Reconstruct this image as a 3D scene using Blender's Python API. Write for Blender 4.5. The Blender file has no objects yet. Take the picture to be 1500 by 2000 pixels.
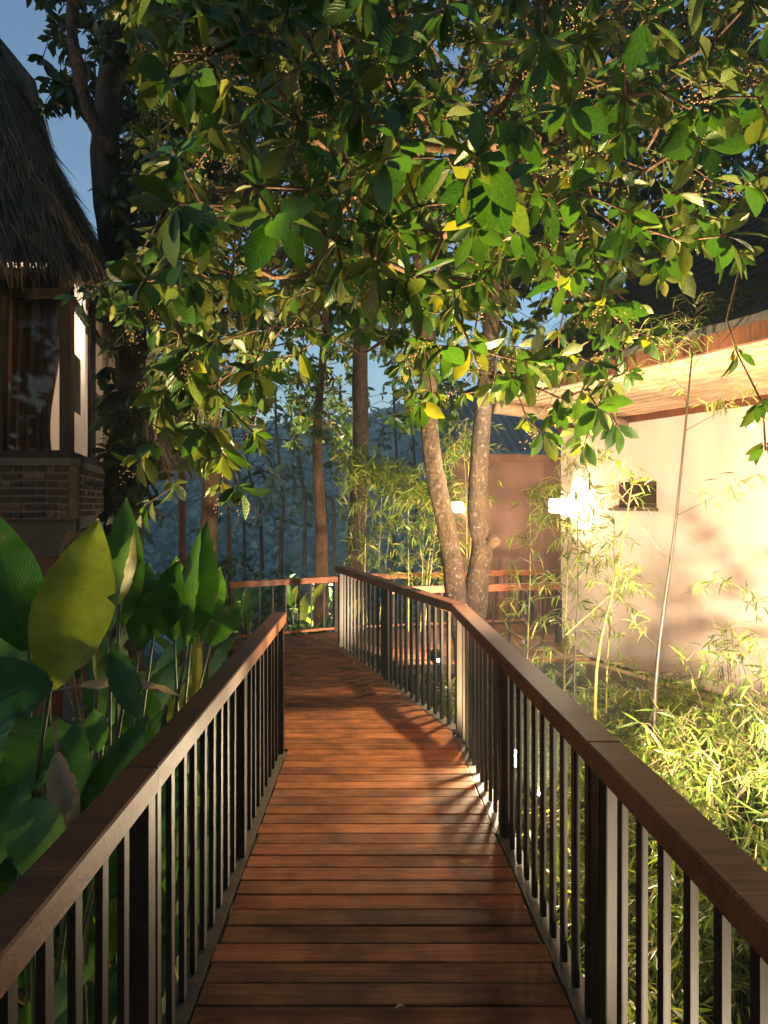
import bpy, math, random
import numpy as np
from mathutils import Vector, Matrix
random.seed(7); RNG = np.random.default_rng(7)
sc = bpy.context.scene
C = sc.collection
R = math.radians

# ------------------------------------------------------------------ camera, sky, exposure
F, CX, HY, EYE = 1480.0, 750.0, 985.0, 1.6      # focal length and horizon of the photograph, in its own pixels
cd = bpy.data.cameras.new('camera'); cam = bpy.data.objects.new('camera', cd); C.objects.link(cam)
cam.location = (0, 0, EYE); cam.rotation_euler = (R(90), 0, 0)
cd.sensor_fit = 'HORIZONTAL'; cd.sensor_width = 36; cd.lens = 36 * F / 1500; cd.shift_y = -15 / 1500
cd.clip_start = 0.05; cd.clip_end = 1000
sc.camera = cam
w = bpy.data.worlds.new('World'); sc.world = w; w.use_nodes = True
wn = w.node_tree; bg = wn.nodes['Background']
sky = wn.nodes.new('ShaderNodeTexSky'); sky.sky_type = 'NISHITA'; sky.sun_disc = False
sky.sun_elevation = R(10.0); sky.sun_rotation = R(235); sky.ozone_density = 2.0; sky.air_density = 1.0; sky.dust_density = 0.3
wn.links.new(sky.outputs[0], bg.inputs[0]); bg.inputs[1].default_value = 0.15
sc.view_settings.view_transform = 'Standard'; sc.view_settings.look = 'None'
sc.view_settings.exposure = 0.7; sc.view_settings.gamma = 1.0
sc.render.engine = 'CYCLES'
sc.cycles.use_denoising = True
sc.cycles.max_bounces = 6; sc.cycles.diffuse_bounces = 3; sc.cycles.glossy_bounces = 2
sc.cycles.transmission_bounces = 4; sc.cycles.transparent_max_bounces = 8; sc.cycles.volume_bounces = 0
sc.cycles.sample_clamp_indirect = 4.0

def P(px, py, Y):
    """point at distance Y in front of the camera seen at photograph pixel (px, py)"""
    return Vector(((px - CX) / F * Y, Y, EYE - (py - HY) / F * Y))

# ------------------------------------------------------------------ materials
def mat(name):
    m = bpy.data.materials.new(name); m.use_nodes = True
    nt = m.node_tree; b = nt.nodes['Principled BSDF']
    return m, nt, b
def N(nt, t, **kw):
    n = nt.nodes.new(t)
    for k, v in kw.items():
        if k.startswith('i_'):
            key = k[2:]; key = int(key) if key.isdigit() else key
            n.inputs[key].default_value = v
        else: setattr(n, k, v)
    return n
def ramp(nt, fac, stops):
    r = N(nt, 'ShaderNodeValToRGB'); e = r.color_ramp.elements
    while len(e) > 1: e.remove(e[-1])
    e[0].position = stops[0][0]; e[0].color = (*stops[0][1], 1)
    for p, c in stops[1:]:
        x = e.new(p); x.color = (*c, 1)
    nt.links.new(fac, r.inputs[0]); return r.outputs[0]
def bump(nt, b, h, strength=0.3, dist=0.01):
    u = N(nt, 'ShaderNodeBump', i_Strength=strength, i_Distance=dist)
    nt.links.new(h, u.inputs['Height']); nt.links.new(u.outputs[0], b.inputs['Normal'])
def coords(nt, scale=(1, 1, 1), kind='Object'):
    t = N(nt, 'ShaderNodeTexCoord'); m = N(nt, 'ShaderNodeMapping'); m.inputs['Scale'].default_value = scale
    nt.links.new(t.outputs[kind], m.inputs[0]); return m.outputs[0]
def noise(nt, vec, scale, detail=5, rough=0.6, dist=0.0):
    n = N(nt, 'ShaderNodeTexNoise', i_Scale=scale, i_Detail=detail, i_Roughness=rough, i_Distortion=dist)
    nt.links.new(vec, n.inputs['Vector']); return n.outputs['Fac']
def mixc(nt, fac, a, b, blend='MIX'):
    m = N(nt, 'ShaderNodeMix', data_type='RGBA', blend_type=blend)
    for s, v in ((m.inputs[6], a), (m.inputs[7], b)):
        if isinstance(v, tuple): s.default_value = (*v, 1)
        else: nt.links.new(v, s)
    if isinstance(fac, float): m.inputs[0].default_value = fac
    else: nt.links.new(fac, m.inputs[0])
    return m.outputs[2]
def obj_random(nt):
    return N(nt, 'ShaderNodeObjectInfo').outputs['Random']

def simple(name, col, rough=0.6, var=0.25, scale=6, bumps=0.15, metal=0.0, stretch=(1, 1, 1), spec=None):
    m, nt, b = mat(name)
    v = coords(nt, stretch); f = noise(nt, v, scale)
    dark = tuple(c * (1 - var) for c in col); light = tuple(min(1, c * (1 + var)) for c in col)
    nt.links.new(ramp(nt, f, [(0.3, dark), (0.7, light)]), b.inputs['Base Color'])
    b.inputs['Roughness'].default_value = rough; b.inputs['Metallic'].default_value = metal
    if spec is not None: b.inputs['Specular IOR Level'].default_value = spec
    if bumps: bump(nt, b, noise(nt, v, scale * 6), bumps, 0.004)
    return m

def wood(name, dark, light, rough=0.5, along='x', random_shift=True, stain=0.6, grain=1.0):
    m, nt, b = mat(name)
    s = {'x': (1.2, 22, 22), 'y': (22, 1.2, 22), 'z': (22, 22, 1.2)}[along]
    t = N(nt, 'ShaderNodeTexCoord'); add = N(nt, 'ShaderNodeVectorMath', operation='ADD')
    nt.links.new(t.outputs['Object'], add.inputs[0])
    if random_shift:
        r = obj_random(nt); mul = N(nt, 'ShaderNodeMath', operation='MULTIPLY', i_1=37.0); nt.links.new(r, mul.inputs[0])
        nt.links.new(mul.outputs[0], add.inputs[1])
    mp = N(nt, 'ShaderNodeMapping'); mp.inputs['Scale'].default_value = s; nt.links.new(add.outputs[0], mp.inputs[0])
    g = noise(nt, mp.outputs[0], 1.6 * grain, 8, 0.65, 1.2)
    big = noise(nt, add.outputs[0], 3.5, 3, 0.6)
    c = ramp(nt, g, [(0.25, dark), (0.55, tuple((a + b_) / 2 for a, b_ in zip(dark, light))), (0.8, light)])
    st = ramp(nt, big, [(0.35, (1 - stain,) * 3), (0.62, (1, 1, 1))])
    c = mixc(nt, 1.0, c, st, 'MULTIPLY')
    if random_shift:
        tint = ramp(nt, obj_random(nt), [(0, (0.72, 0.74, 0.76)), (1, (1.12, 1.0, 0.95))])
        c = mixc(nt, 1.0, c, tint, 'MULTIPLY')
    nt.links.new(c, b.inputs['Base Color'])
    rr = N(nt, 'ShaderNodeMapRange', i_3=rough - 0.1, i_4=rough + 0.18); nt.links.new(g, rr.inputs[0])
    nt.links.new(rr.outputs[0], b.inputs['Roughness'])
    b.inputs['Specular IOR Level'].default_value = 0.22
    bump(nt, b, g, 0.45, 0.004)
    return m

def div2(nt, v):
    d = N(nt, 'ShaderNodeMath', operation='MULTIPLY', i_1=0.5); nt.links.new(v, d.inputs[0]); return d.outputs[0]
def leaf_mat(name, dark, light, yellow, yfrac=0.06, rnd='attr', rough=0.38, veins=9.0, trans=0.3, vein_amt=0.3, under=None, edge=False):
    """broad leaf: midrib and side veins from the UV, colour by leaf, light coming through the blade"""
    m, nt, b = mat(name)
    if rnd == 'attr':
        a = N(nt, 'ShaderNodeAttribute', attribute_name='var'); r = a.outputs['Fac']
    else: r = obj_random(nt)
    col = ramp(nt, r, [(0, dark), (1 - yfrac - 0.08, light), (1 - yfrac + 0.02, yellow), (1, yellow)])
    if under is not None:
        gq = N(nt, 'ShaderNodeNewGeometry'); hf_ = N(nt, 'ShaderNodeMath', operation='MULTIPLY', i_1=0.75); nt.links.new(gq.outputs['Backfacing'], hf_.inputs[0]); col = mixc(nt, hf_.outputs[0], col, under)
    uv = N(nt, 'ShaderNodeUVMap', uv_map='UVMap'); sep = N(nt, 'ShaderNodeSeparateXYZ'); nt.links.new(uv.outputs[0], sep.inputs[0])
    ab = N(nt, 'ShaderNodeMath', operation='ABSOLUTE'); nt.links.new(sep.outputs[0], ab.inputs[0])
    m1 = N(nt, 'ShaderNodeMath', operation='MULTIPLY', i_1=-0.32); nt.links.new(ab.outputs[0], m1.inputs[0])
    a1 = N(nt, 'ShaderNodeMath', operation='ADD'); nt.links.new(sep.outputs[1], a1.inputs[0]); nt.links.new(m1.outputs[0], a1.inputs[1])
    m2 = N(nt, 'ShaderNodeMath', operation='MULTIPLY', i_1=veins * 6.2832); nt.links.new(a1.outputs[0], m2.inputs[0])
    sn = N(nt, 'ShaderNodeMath', operation='SINE'); nt.links.new(m2.outputs[0], sn.inputs[0])
    vr = ramp(nt, sn.outputs[0], [(0.0, (0, 0, 0)), (0.80, (0, 0, 0)), (1.0, (1, 1, 1))])
    mid = ramp(nt, ab.outputs[0], [(0.0, (1, 1, 1)), (0.07, (0, 0, 0))])
    vm = mixc(nt, 1.0, vr, mid, 'LIGHTEN')
    lightv = mixc(nt, 0.5, col, (0.22, 0.30, 0.06))
    sc_ = N(nt, 'ShaderNodeMath', operation='MULTIPLY', i_1=vein_amt); nt.links.new(vm, sc_.inputs[0])
    c2 = mixc(nt, sc_.outputs[0], col, lightv)
    g = noise(nt, coords(nt), 14, 4)
    c3 = mixc(nt, 1.0, c2, ramp(nt, g, [(0.3, (0.7, 0.72, 0.7)), (0.7, (1.1, 1.08, 1.0))]), 'MULTIPLY')
    if edge:
        en = noise(nt, coords(nt), 9, 5, 0.7); su = N(nt, 'ShaderNodeMath', operation='ADD'); nt.links.new(ab.outputs[0], su.inputs[0]); nt.links.new(en, su.inputs[1])
        c3 = mixc(nt, ramp(nt, div2(nt, su.outputs[0]), [(0.0, (0, 0, 0)), (0.76, (0, 0, 0)), (0.83, (0.75, 0.75, 0.75))]), c3, (0.16, 0.10, 0.035))
        sp_ = noise(nt, coords(nt), 30, 3, 0.5); c3 = mixc(nt, ramp(nt, sp_, [(0.66, (0, 0, 0)), (0.74, (0.5, 0.5, 0.5))]), c3, (0.14, 0.12, 0.03))
    nt.links.new(c3, b.inputs['Base Color']); b.inputs['Roughness'].default_value = rough
    h = mixc(nt, 1.0, sn.outputs[0], mid, 'SUBTRACT'); bump(nt, b, h, 0.2, 0.004)
    tr = N(nt, 'ShaderNodeBsdfTranslucent')
    tc = mixc(nt, 1.0, c3, (1.7, 1.75, 0.6), 'MULTIPLY'); nt.links.new(tc, tr.inputs[0])
    mx = N(nt, 'ShaderNodeMixShader', i_0=trans)
    out = nt.nodes['Material Output']
    nt.links.new(b.outputs[0], mx.inputs[1]); nt.links.new(tr.outputs[0], mx.inputs[2]); nt.links.new(mx.outputs[0], out.inputs[0])
    return m

def bark_mat(name, dark, mid, pale, lichen=0.5, scale=1.0):
    m, nt, b = mat(name)
    v = coords(nt, (1, 1, 0.45))
    f = noise(nt, v, 16 * scale, 8, 0.7, 0.4); p = noise(nt, coords(nt), 30 * scale, 8, 0.78, 0.3)
    c = ramp(nt, f, [(0.3, dark), (0.65, mid)])
    mask = ramp(nt, p, [(0.54, (0, 0, 0)), (0.66, (lichen,) * 3)])
    c = mixc(nt, mask, c, pale)
    nt.links.new(c, b.inputs['Base Color']); b.inputs['Roughness'].default_value = 0.85
    bump(nt, b, f, 1.0, 0.06)
    return m

def emit(name, col, strength):
    m, nt, b = mat(name)
    b.inputs['Base Color'].default_value = (0.8, 0.8, 0.75, 1)
    b.inputs['Emission Color'].default_value = (*col, 1); b.inputs['Emission Strength'].default_value = strength
    return m

def glass_mat():
    m, nt, b = mat('window_glass')
    out = nt.nodes['Material Output']; nt.nodes.remove(b)
    t = N(nt, 'ShaderNodeBsdfTransparent'); t.inputs[0].default_value = (0.9, 0.92, 0.92, 1)
    g = N(nt, 'ShaderNodeBsdfGlossy', i_Roughness=0.03); g.inputs[0].default_value = (0.9, 0.9, 0.9, 1)
    lw = N(nt, 'ShaderNodeLayerWeight', i_Blend=0.25); fr = N(nt, 'ShaderNodeMapRange', i_3=0.005, i_4=0.16); nt.links.new(lw.outputs['Facing'], fr.inputs[0]); mx = N(nt, 'ShaderNodeMixShader')
    nt.links.new(fr.outputs[0], mx.inputs[0]); nt.links.new(t.outputs[0], mx.inputs[1]); nt.links.new(g.outputs[0], mx.inputs[2])
    nt.links.new(mx.outputs[0], out.inputs[0]); return m

M = {}
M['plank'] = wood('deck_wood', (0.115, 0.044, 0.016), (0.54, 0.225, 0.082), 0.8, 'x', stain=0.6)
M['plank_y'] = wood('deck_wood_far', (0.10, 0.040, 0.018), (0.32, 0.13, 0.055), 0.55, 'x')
M['nail'] = simple('nail_steel', (0.03, 0.022, 0.018), 0.5, 0.2, 40, 0)
M['beam'] = wood('beam_wood', (0.05, 0.035, 0.02), (0.15, 0.11, 0.06), 0.7, 'y')
M['rail'] = wood('handrail_wood', (0.085, 0.026, 0.010), (0.34, 0.115, 0.038), 0.48, 'y', stain=0.4, grain=0.8)
M['rail_red'] = wood('red_handrail_wood', (0.16, 0.05, 0.022), (0.36, 0.13, 0.06), 0.5, 'x', stain=0.35)
M['steel'] = simple('dark_painted_steel', (0.022, 0.015, 0.012), 0.5, 0.45, 11, 0.12, stretch=(1, 1, 0.3), spec=0.22)
M['ledge'] = simple('weathered_ledge', (0.065, 0.055, 0.035), 0.7, 0.4, 14, 0.2)
M['soil'] = simple('dark_soil', (0.045, 0.036, 0.022), 0.95, 0.5, 3, 0.6)
M['wall'] = simple('cream_plaster', (0.74, 0.57, 0.44), 0.9, 0.13, 1.6, 0.14, stretch=(1.4, 1.4, 0.45))
M['wallb'] = simple('brown_plaster', (0.105, 0.048, 0.032), 0.85, 0.12, 2.5, 0.10, stretch=(3, 3, 0.6))
M['plinth'] = simple('plinth_plaster', (0.48, 0.32, 0.19), 0.9, 0.12, 4, 0.2)
M['dkwood'] = wood('dark_wood', (0.016, 0.011, 0.009), (0.045, 0.028, 0.02), 0.65, 'z', stain=0.3)
M['brownwood'] = wood('brown_board', (0.07, 0.03, 0.018), (0.20, 0.09, 0.05), 0.6, 'z', stain=0.4)
M['soffit'] = wood('soffit_board', (0.42, 0.26, 0.14), (0.74, 0.52, 0.32), 0.7, 'y', stain=0.3)
M['thatchdk'] = simple('grey_old_thatch', (0.050, 0.046, 0.042), 0.9, 0.5, 5, 0.8, stretch=(0.5, 8, 8))
M['metal_roof'] = simple('grey_roof_sheet', (0.09, 0.10, 0.11), 0.55, 0.25, 4, 0.1)
M['mortar'] = simple('pale_mortar', (0.13, 0.105, 0.07), 0.95, 0.3, 12, 0.5)
M['concrete'] = simple('grey_concrete', (0.10, 0.088, 0.066), 0.9, 0.2, 5, 0.3)
M['glass'] = glass_mat()
M['curtain_w'] = simple('white_curtain', (0.80, 0.74, 0.68), 0.9, 0.05, 6, 0.1)
def sheer():
    m = M['curtain_w']; nt = m.node_tree; b = nt.nodes['Principled BSDF']; tr = N(nt, 'ShaderNodeBsdfTranslucent'); tr.inputs[0].default_value = (0.85, 0.76, 0.68, 1)
    mx = N(nt, 'ShaderNodeMixShader', i_0=0.5); nt.links.new(b.outputs[0], mx.inputs[1]); nt.links.new(tr.outputs[0], mx.inputs[2]); nt.links.new(mx.outputs[0], nt.nodes['Material Output'].inputs[0])
sheer()
M['curtain_b'] = simple('brown_curtain', (0.17, 0.060, 0.026), 0.85, 0.5, 7, 0.1, stretch=(4, 4, 0.3))
M['picture'] = simple('dim_print', (0.22, 0.15, 0.07), 0.7, 0.6, 9, 0)
M['interior'] = simple('interior_plaster', (0.62, 0.52, 0.42), 0.9, 0.05, 3, 0)
M['lampglass'] = emit('lamp_glass', (1.0, 0.80, 0.52), 330)
M['lampglass2'] = emit('lamp_glass_far', (1.0, 0.80, 0.55), 110)
M['lens'] = emit('flood_lens', (1.0, 0.88, 0.68), 200)
M['housing'] = simple('lamp_housing', (0.03, 0.03, 0.032), 0.45, 0.2, 20, 0.05)
M['bark'] = bark_mat('mottled_bark', (0.014, 0.009, 0.006), (0.075, 0.038, 0.019), (0.24, 0.19, 0.13), 0.85)
M['bark_dk'] = bark_mat('dark_bark', (0.030, 0.022, 0.015), (0.085, 0.06, 0.04), (0.16, 0.17, 0.14), 0.35)
M['bark_br'] = bark_mat('brown_bark', (0.10, 0.05, 0.025), (0.24, 0.125, 0.062), (0.30, 0.24, 0.17), 0.4)
M['twig'] = bark_mat('twig_bark', (0.11, 0.055, 0.03), (0.28, 0.15, 0.08), (0.32, 0.24, 0.16), 0.2)
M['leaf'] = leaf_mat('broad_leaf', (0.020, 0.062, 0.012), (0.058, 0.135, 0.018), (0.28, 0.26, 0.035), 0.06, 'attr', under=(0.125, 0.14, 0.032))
M['leaf_o'] = leaf_mat('broad_leaf_single', (0.020, 0.075, 0.014), (0.055, 0.145, 0.020), (0.26, 0.27, 0.035), 0.05, 'obj', under=(0.11, 0.135, 0.03))
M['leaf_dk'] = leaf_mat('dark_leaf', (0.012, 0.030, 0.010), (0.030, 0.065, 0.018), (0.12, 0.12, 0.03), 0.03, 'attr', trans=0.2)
M['leaf_mid'] = leaf_mat('olive_leaf', (0.030, 0.060, 0.015), (0.085, 0.135, 0.030), (0.26, 0.24, 0.05), 0.08, 'attr')
M['leaf_far'] = leaf_mat('misted_far_leaf', (0.012, 0.032, 0.028), (0.11, 0.18, 0.15), (0.13, 0.17, 0.12), 0.03, 'attr', trans=0.15)  # mist is put into the pale blue-green end of this colour
M['bam_leaf'] = leaf_mat('bamboo_leaf', (0.055, 0.11, 0.016), (0.22, 0.29, 0.045), (0.46, 0.42, 0.10), 0.12, 'attr', veins=0.0, trans=0.35, vein_amt=0.25)
M['big_leaf'] = leaf_mat('ginger_leaf', (0.020, 0.085, 0.014), (0.06, 0.17, 0.022), (0.10, 0.20, 0.03), 0.08, 'obj', rough=0.33, veins=26, trans=0.3, vein_amt=0.28, edge=True)
M['big_leaf_y'] = leaf_mat('lit_yellow_ginger_leaf', (0.19, 0.24, 0.032), (0.26, 0.29, 0.04), (0.34, 0.30, 0.06), 0.2, 'obj', rough=0.4, veins=26, trans=0.35, vein_amt=0.4, edge=True)  # brighter copy of the ginger leaf, lamplight put into the colour
M['dry_leaf'] = leaf_mat('dry_leaf', (0.30, 0.19, 0.13), (0.46, 0.32, 0.23), (0.5, 0.36, 0.25), 0.2, 'obj', rough=0.75, veins=22, trans=0.15, vein_amt=0.3)
M['stem'] = simple('plant_stem', (0.075, 0.10, 0.03), 0.6, 0.4, 10, 0.1)
M['drystem'] = simple('dry_stem', (0.24, 0.17, 0.09), 0.8, 0.4, 10, 0.2)
M['culm_y'] = simple('yellow_culm', (0.26, 0.23, 0.05), 0.42, 0.25, 6, 0.05)
M['culm_d'] = simple('backlit_culm', (0.040, 0.028, 0.015), 0.45, 0.35, 6, 0.05)  # cane colour darkened to stand for backlight
M['flower'] = simple('flower_bud', (0.46, 0.27, 0.12), 0.8, 0.4, 30, 0)

def straw_mat(name, dark, light):
    m, nt, b = mat(name)
    a = N(nt, 'ShaderNodeAttribute', attribute_name='var')
    nt.links.new(ramp(nt, a.outputs['Fac'], [(0, dark), (1, light)]), b.inputs['Base Color'])
    b.inputs['Roughness'].default_value = 0.85; return m
M['straw'] = straw_mat('thatch_straw', (0.030, 0.022, 0.014), (0.15, 0.105, 0.055))
M['straw_lit'] = straw_mat('lit_golden_straw', (0.10, 0.06, 0.03), (0.34, 0.20, 0.09))  # golden copy of the thatch straw, light put into its colour
def brick_mat():
    m, nt, b = mat('fired_brick')
    c = ramp(nt, obj_random(nt), [(0, (0.030, 0.020, 0.017)), (0.5, (0.075, 0.036, 0.024)), (0.8, (0.16, 0.065, 0.036)), (1, (0.18, 0.12, 0.08))])
    f = noise(nt, coords(nt), 30, 5)
    nt.links.new(mixc(nt, 1.0, c, ramp(nt, f, [(0.3, (0.55,) * 3), (0.7, (1.1,) * 3)]), 'MULTIPLY'), b.inputs['Base Color'])
    b.inputs['Roughness'].default_value = 0.9; bump(nt, b, f, 0.6, 0.01); return m
M['brick'] = brick_mat()
def ground_mat():
    m, nt, b = mat('planted_ground')
    v = coords(nt); f = noise(nt, v, 2.2, 8, 0.7); g = noise(nt, v, 30, 5, 0.7); h = noise(nt, v, 0.05, 4)
    c = ramp(nt, f, [(0.3, (0.028, 0.022, 0.013)), (0.55, (0.065, 0.048, 0.026)), (0.75, (0.045, 0.065, 0.02))])
    c = mixc(nt, 1.0, c, ramp(nt, g, [(0.3, (0.5,) * 3), (0.75, (1.3,) * 3)]), 'MULTIPLY')
    nt.links.new(c, b.inputs['Base Color']); b.inputs['Roughness'].default_value = 0.95
    bump(nt, b, g, 0.8, 0.03); return m
M['ground'] = ground_mat()

# ------------------------------------------------------------------ mesh helpers
class MB:
    def __init__(s): s.v = []; s.f = []; s.mi = []
    def add(s, vs, fs, mi=0):
        o = len(s.v); s.v += [tuple(v) for v in vs]; s.f += [tuple(i + o for i in f) for f in fs]; s.mi += [mi] * len(fs)
    def box(s, c, size, rot=None, mi=0, bevel=0.0):
        hx, hy, hz = (d / 2 for d in size)
        if bevel:
            b = bevel; vs = []
            for z, ins in ((-hz, b), (-hz + b, 0), (hz - b, 0), (hz, b)):
                for x, y in ((-hx + ins + 0, -hy + ins), (hx - ins, -hy + ins), (hx - ins, hy - ins), (-hx + ins, hy - ins)): vs.append((x, y, z))
            fs = [(3, 2, 1, 0), (12, 13, 14, 15)]
            for k in range(3):
                for i in range(4): fs.append((k * 4 + i, k * 4 + (i + 1) % 4, k * 4 + 4 + (i + 1) % 4, k * 4 + 4 + i))
        else:
            vs = [(x, y, z) for z in (-hz, hz) for x, y in ((-hx, -hy), (hx, -hy), (hx, hy), (-hx, hy))]
            fs = [(3, 2, 1, 0), (4, 5, 6, 7), (0, 1, 5, 4), (1, 2, 6, 5), (2, 3, 7, 6), (3, 0, 4, 7)]
        m = rot if rot is not None else Matrix.Identity(3)
        s.add([m @ Vector(v) + Vector(c) for v in vs], fs, mi)
    def tube(s, pts, rad, n=6, mi=0, cap=True):
        pts = [Vector(p) for p in pts]; o = len(s.v); L = len(pts)
        if not hasattr(rad, '__len__'): rad = [rad] * L
        ref = Vector((0.31, 0.2, 0.93)); u = None
        for i, p in enumerate(pts):
            d = (pts[min(i + 1, L - 1)] - pts[max(i - 1, 0)])
            d = d.normalized() if d.length > 1e-9 else Vector((0, 0, 1))
            if u is None:
                u = d.cross(ref); u = u.normalized() if u.length > 1e-3 else d.orthogonal().normalized()
            else:
                u = (u - d * u.dot(d)); u = u.normalized() if u.length > 1e-6 else d.orthogonal().normalized()
            v = d.cross(u)
            for k in range(n):
                a = 2 * math.pi * k / n; s.v.append(tuple(p + (u * math.cos(a) + v * math.sin(a)) * rad[i]))
        for i in range(L - 1):
            for k in range(n):
                s.f.append((o + i * n + k, o + i * n + (k + 1) % n, o + (i + 1) * n + (k + 1) % n, o + (i + 1) * n + k)); s.mi.append(mi)
        if cap:
            s.f.append(tuple(o + k for k in reversed(range(n)))); s.mi.append(mi)
            s.f.append(tuple(o + (L - 1) * n + k for k in range(n))); s.mi.append(mi)
    def prism(s, poly, z0, z1, mi=0):
        n = len(poly)
        vs = [(x, y, z0) for x, y in poly] + [(x, y, z1) for x, y in poly]
        s.add(vs, [tuple(reversed(range(n))), tuple(range(n, 2 * n))] + [(i, (i + 1) % n, n + (i + 1) % n, n + i) for i in range(n)], mi)
    def mesh(s, name, mats, smooth=False):
        me = bpy.data.meshes.new(name); me.from_pydata(s.v, [], s.f)
        for m in (mats if isinstance(mats, (list, tuple)) else [mats]): me.materials.append(m)
        if any(s.mi): me.polygons.foreach_set('material_index', s.mi)
        if smooth: me.polygons.foreach_set('use_smooth', [True] * len(s.f))
        me.update(); return me
    def build(s, name, mats, parent=None, smooth=False):
        return link(name, s.mesh(name, mats, smooth), parent)
def link(name, me, parent=None):
    o = bpy.data.objects.new(name, me); C.objects.link(o)
    if parent is not None:
        o.parent = parent
        o.matrix_parent_inverse = Matrix.Translation(-Vector(parent.location)) if parent.type == 'EMPTY' else Matrix.Identity(4)
    return o
def thing(name, label, cat, loc=(0, 0, 0), group=None):
    o = bpy.data.objects.new(name, None); C.objects.link(o); o.location = loc; o.empty_display_size = 0.1
    o['label'] = label; o['category'] = cat
    if group: o['group'] = group
    return o
def tag(o, label, cat, group=None):
    o['label'] = label; o['category'] = cat
    if group: o['group'] = group
    return o
def structure(o, label=None):
    o['kind'] = 'structure'
    if label: o['label'] = label
    return o

def norm(a): return a / np.maximum(np.linalg.norm(a, axis=-1, keepdims=True), 1e-9)
def leaf_template(seg=4, width=0.42, shape='obovate', fold=0.18, droop=0.22, wave=0.0):
    """unit-length leaf along +Y, blade in XY, normal +Z; returns verts, faces, uv per vertex"""
    vs, fs, uv = [], [], []
    for i in range(seg + 1):
        t = i / seg
        if shape == 'obovate': wd = math.sin(math.pi * min(1, (0.03 + 0.97 * t)) ** 1.25) ** 0.85
        elif shape == 'lance': wd = math.sin(math.pi * min(1, 0.04 + 0.96 * t) ** 0.7) ** 0.9
        else: wd = math.sin(math.pi * min(1, (0.02 + 0.98 * t)) ** 0.95) ** 0.7
        hw = 0.5 * width * max(wd, 0.03 if i in (0, seg) else wd)
        z = -droop * t * t
        k = wave * math.sin(t * 14)
        vs += [(-hw, t, z + fold * hw * 1.2 + k), (0, t, z), (hw, t, z + fold * hw * 1.2 - k)]
        uv += [(-1, t), (0, t), (1, t)]
    for i in range(seg):
        a = i * 3
        fs += [(a, a + 1, a + 4, a + 3), (a + 1, a + 2, a + 5, a + 4)]
    return np.array(vs), np.array(fs), np.array(uv)
def leaves_mesh(name, tmpl, pos, axis, nrm, scale, material, var=None, smooth=True):
    vs, fs, uv = tmpl; n = len(pos); m = len(vs)
    y = norm(np.asarray(axis)); x = norm(np.cross(y, np.asarray(nrm))); z = np.cross(x, y)
    s = np.asarray(scale).reshape(-1, 1, 1)
    V = (vs[None, :, 0:1] * x[:, None] + vs[None, :, 1:2] * y[:, None] + vs[None, :, 2:3] * z[:, None]) * s + np.asarray(pos)[:, None]
    Fc = (fs[None] + (np.arange(n) * m)[:, None, None]).reshape(-1, fs.shape[1])
    me = bpy.data.meshes.new(name)
    me.vertices.add(n * m); me.vertices.foreach_set('co', V.reshape(-1).astype(np.float32))
    nl = Fc.size; me.loops.add(nl); me.loops.foreach_set('vertex_index', Fc.reshape(-1).astype(np.int32))
    k = fs.shape[1]; me.polygons.add(len(Fc)); me.polygons.foreach_set('loop_start', (np.arange(len(Fc)) * k).astype(np.int32))
    me.polygons.foreach_set('loop_total', np.full(len(Fc), k, dtype=np.int32))
    u = me.uv_layers.new(name='UVMap'); UV = np.tile(uv, (n, 1))[Fc.reshape(-1)]
    u.data.foreach_set('uv', UV.reshape(-1).astype(np.float32))
    at = me.attributes.new('var', 'FLOAT', 'POINT')
    vv = RNG.random(n) if var is None else np.asarray(var)
    at.data.foreach_set('value', np.repeat(vv, m).astype(np.float32))
    if smooth: me.polygons.foreach_set('use_smooth', [True] * len(Fc))
    me.materials.append(material); me.update(calc_edges=True); return me

# ------------------------------------------------------------------ the ground
def gz(x, y):
    side = min(1.0, max(0.0, (x - 1.1) / 1.6))
    left = min(1.0, max(0.0, (-x - 1.0) / 2.0))
    z = -1.05 + 0.62 * side * (1 if y < 13 else 0.4) + 0.35 * left
    z += 0.06 * math.sin(x * 1.7 + y) + 0.05 * math.sin(y * 2.1 - x * 0.7)
    if y > 10.8: z -= (min(y, 46) - 10.8) * 0.26
    if y > 90:
        t = min(1.0, (y - 90) / 300); t = t * t * (3 - 2 * t)
        z += t * (46 + 7 * math.sin(x * 0.013 + 1.0) + 4 * math.sin(x * 0.035))
    return z
xs = sorted(set([round(v, 2) for v in np.linspace(-8, 8, 41)] + [s * v for s in (-1, 1) for v in (10, 13, 17, 22, 30, 40, 55, 75, 100, 130, 165, 200, 250, 300)]))
ys = [-30, -20, -12, -7] + [round(v, 2) for v in np.linspace(-4, 15, 48)] + [17, 19, 22, 26, 30, 35, 40, 46, 52, 58, 66, 75, 90, 105, 120, 140, 160, 180, 200, 220, 240, 260, 280, 300, 320, 340, 360, 380, 400, 430]
mb = MB()
mb.add([(x, y, gz(x, y)) for y in ys for x in xs], [(j * len(xs) + i, j * len(xs) + i + 1, (j + 1) * len(xs) + i + 1, (j + 1) * len(xs) + i) for j in range(len(ys) - 1) for i in range(len(xs) - 1)])
structure(mb.build('ground', M['ground'], smooth=True), 'sloping planted ground and the far hillside')

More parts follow.
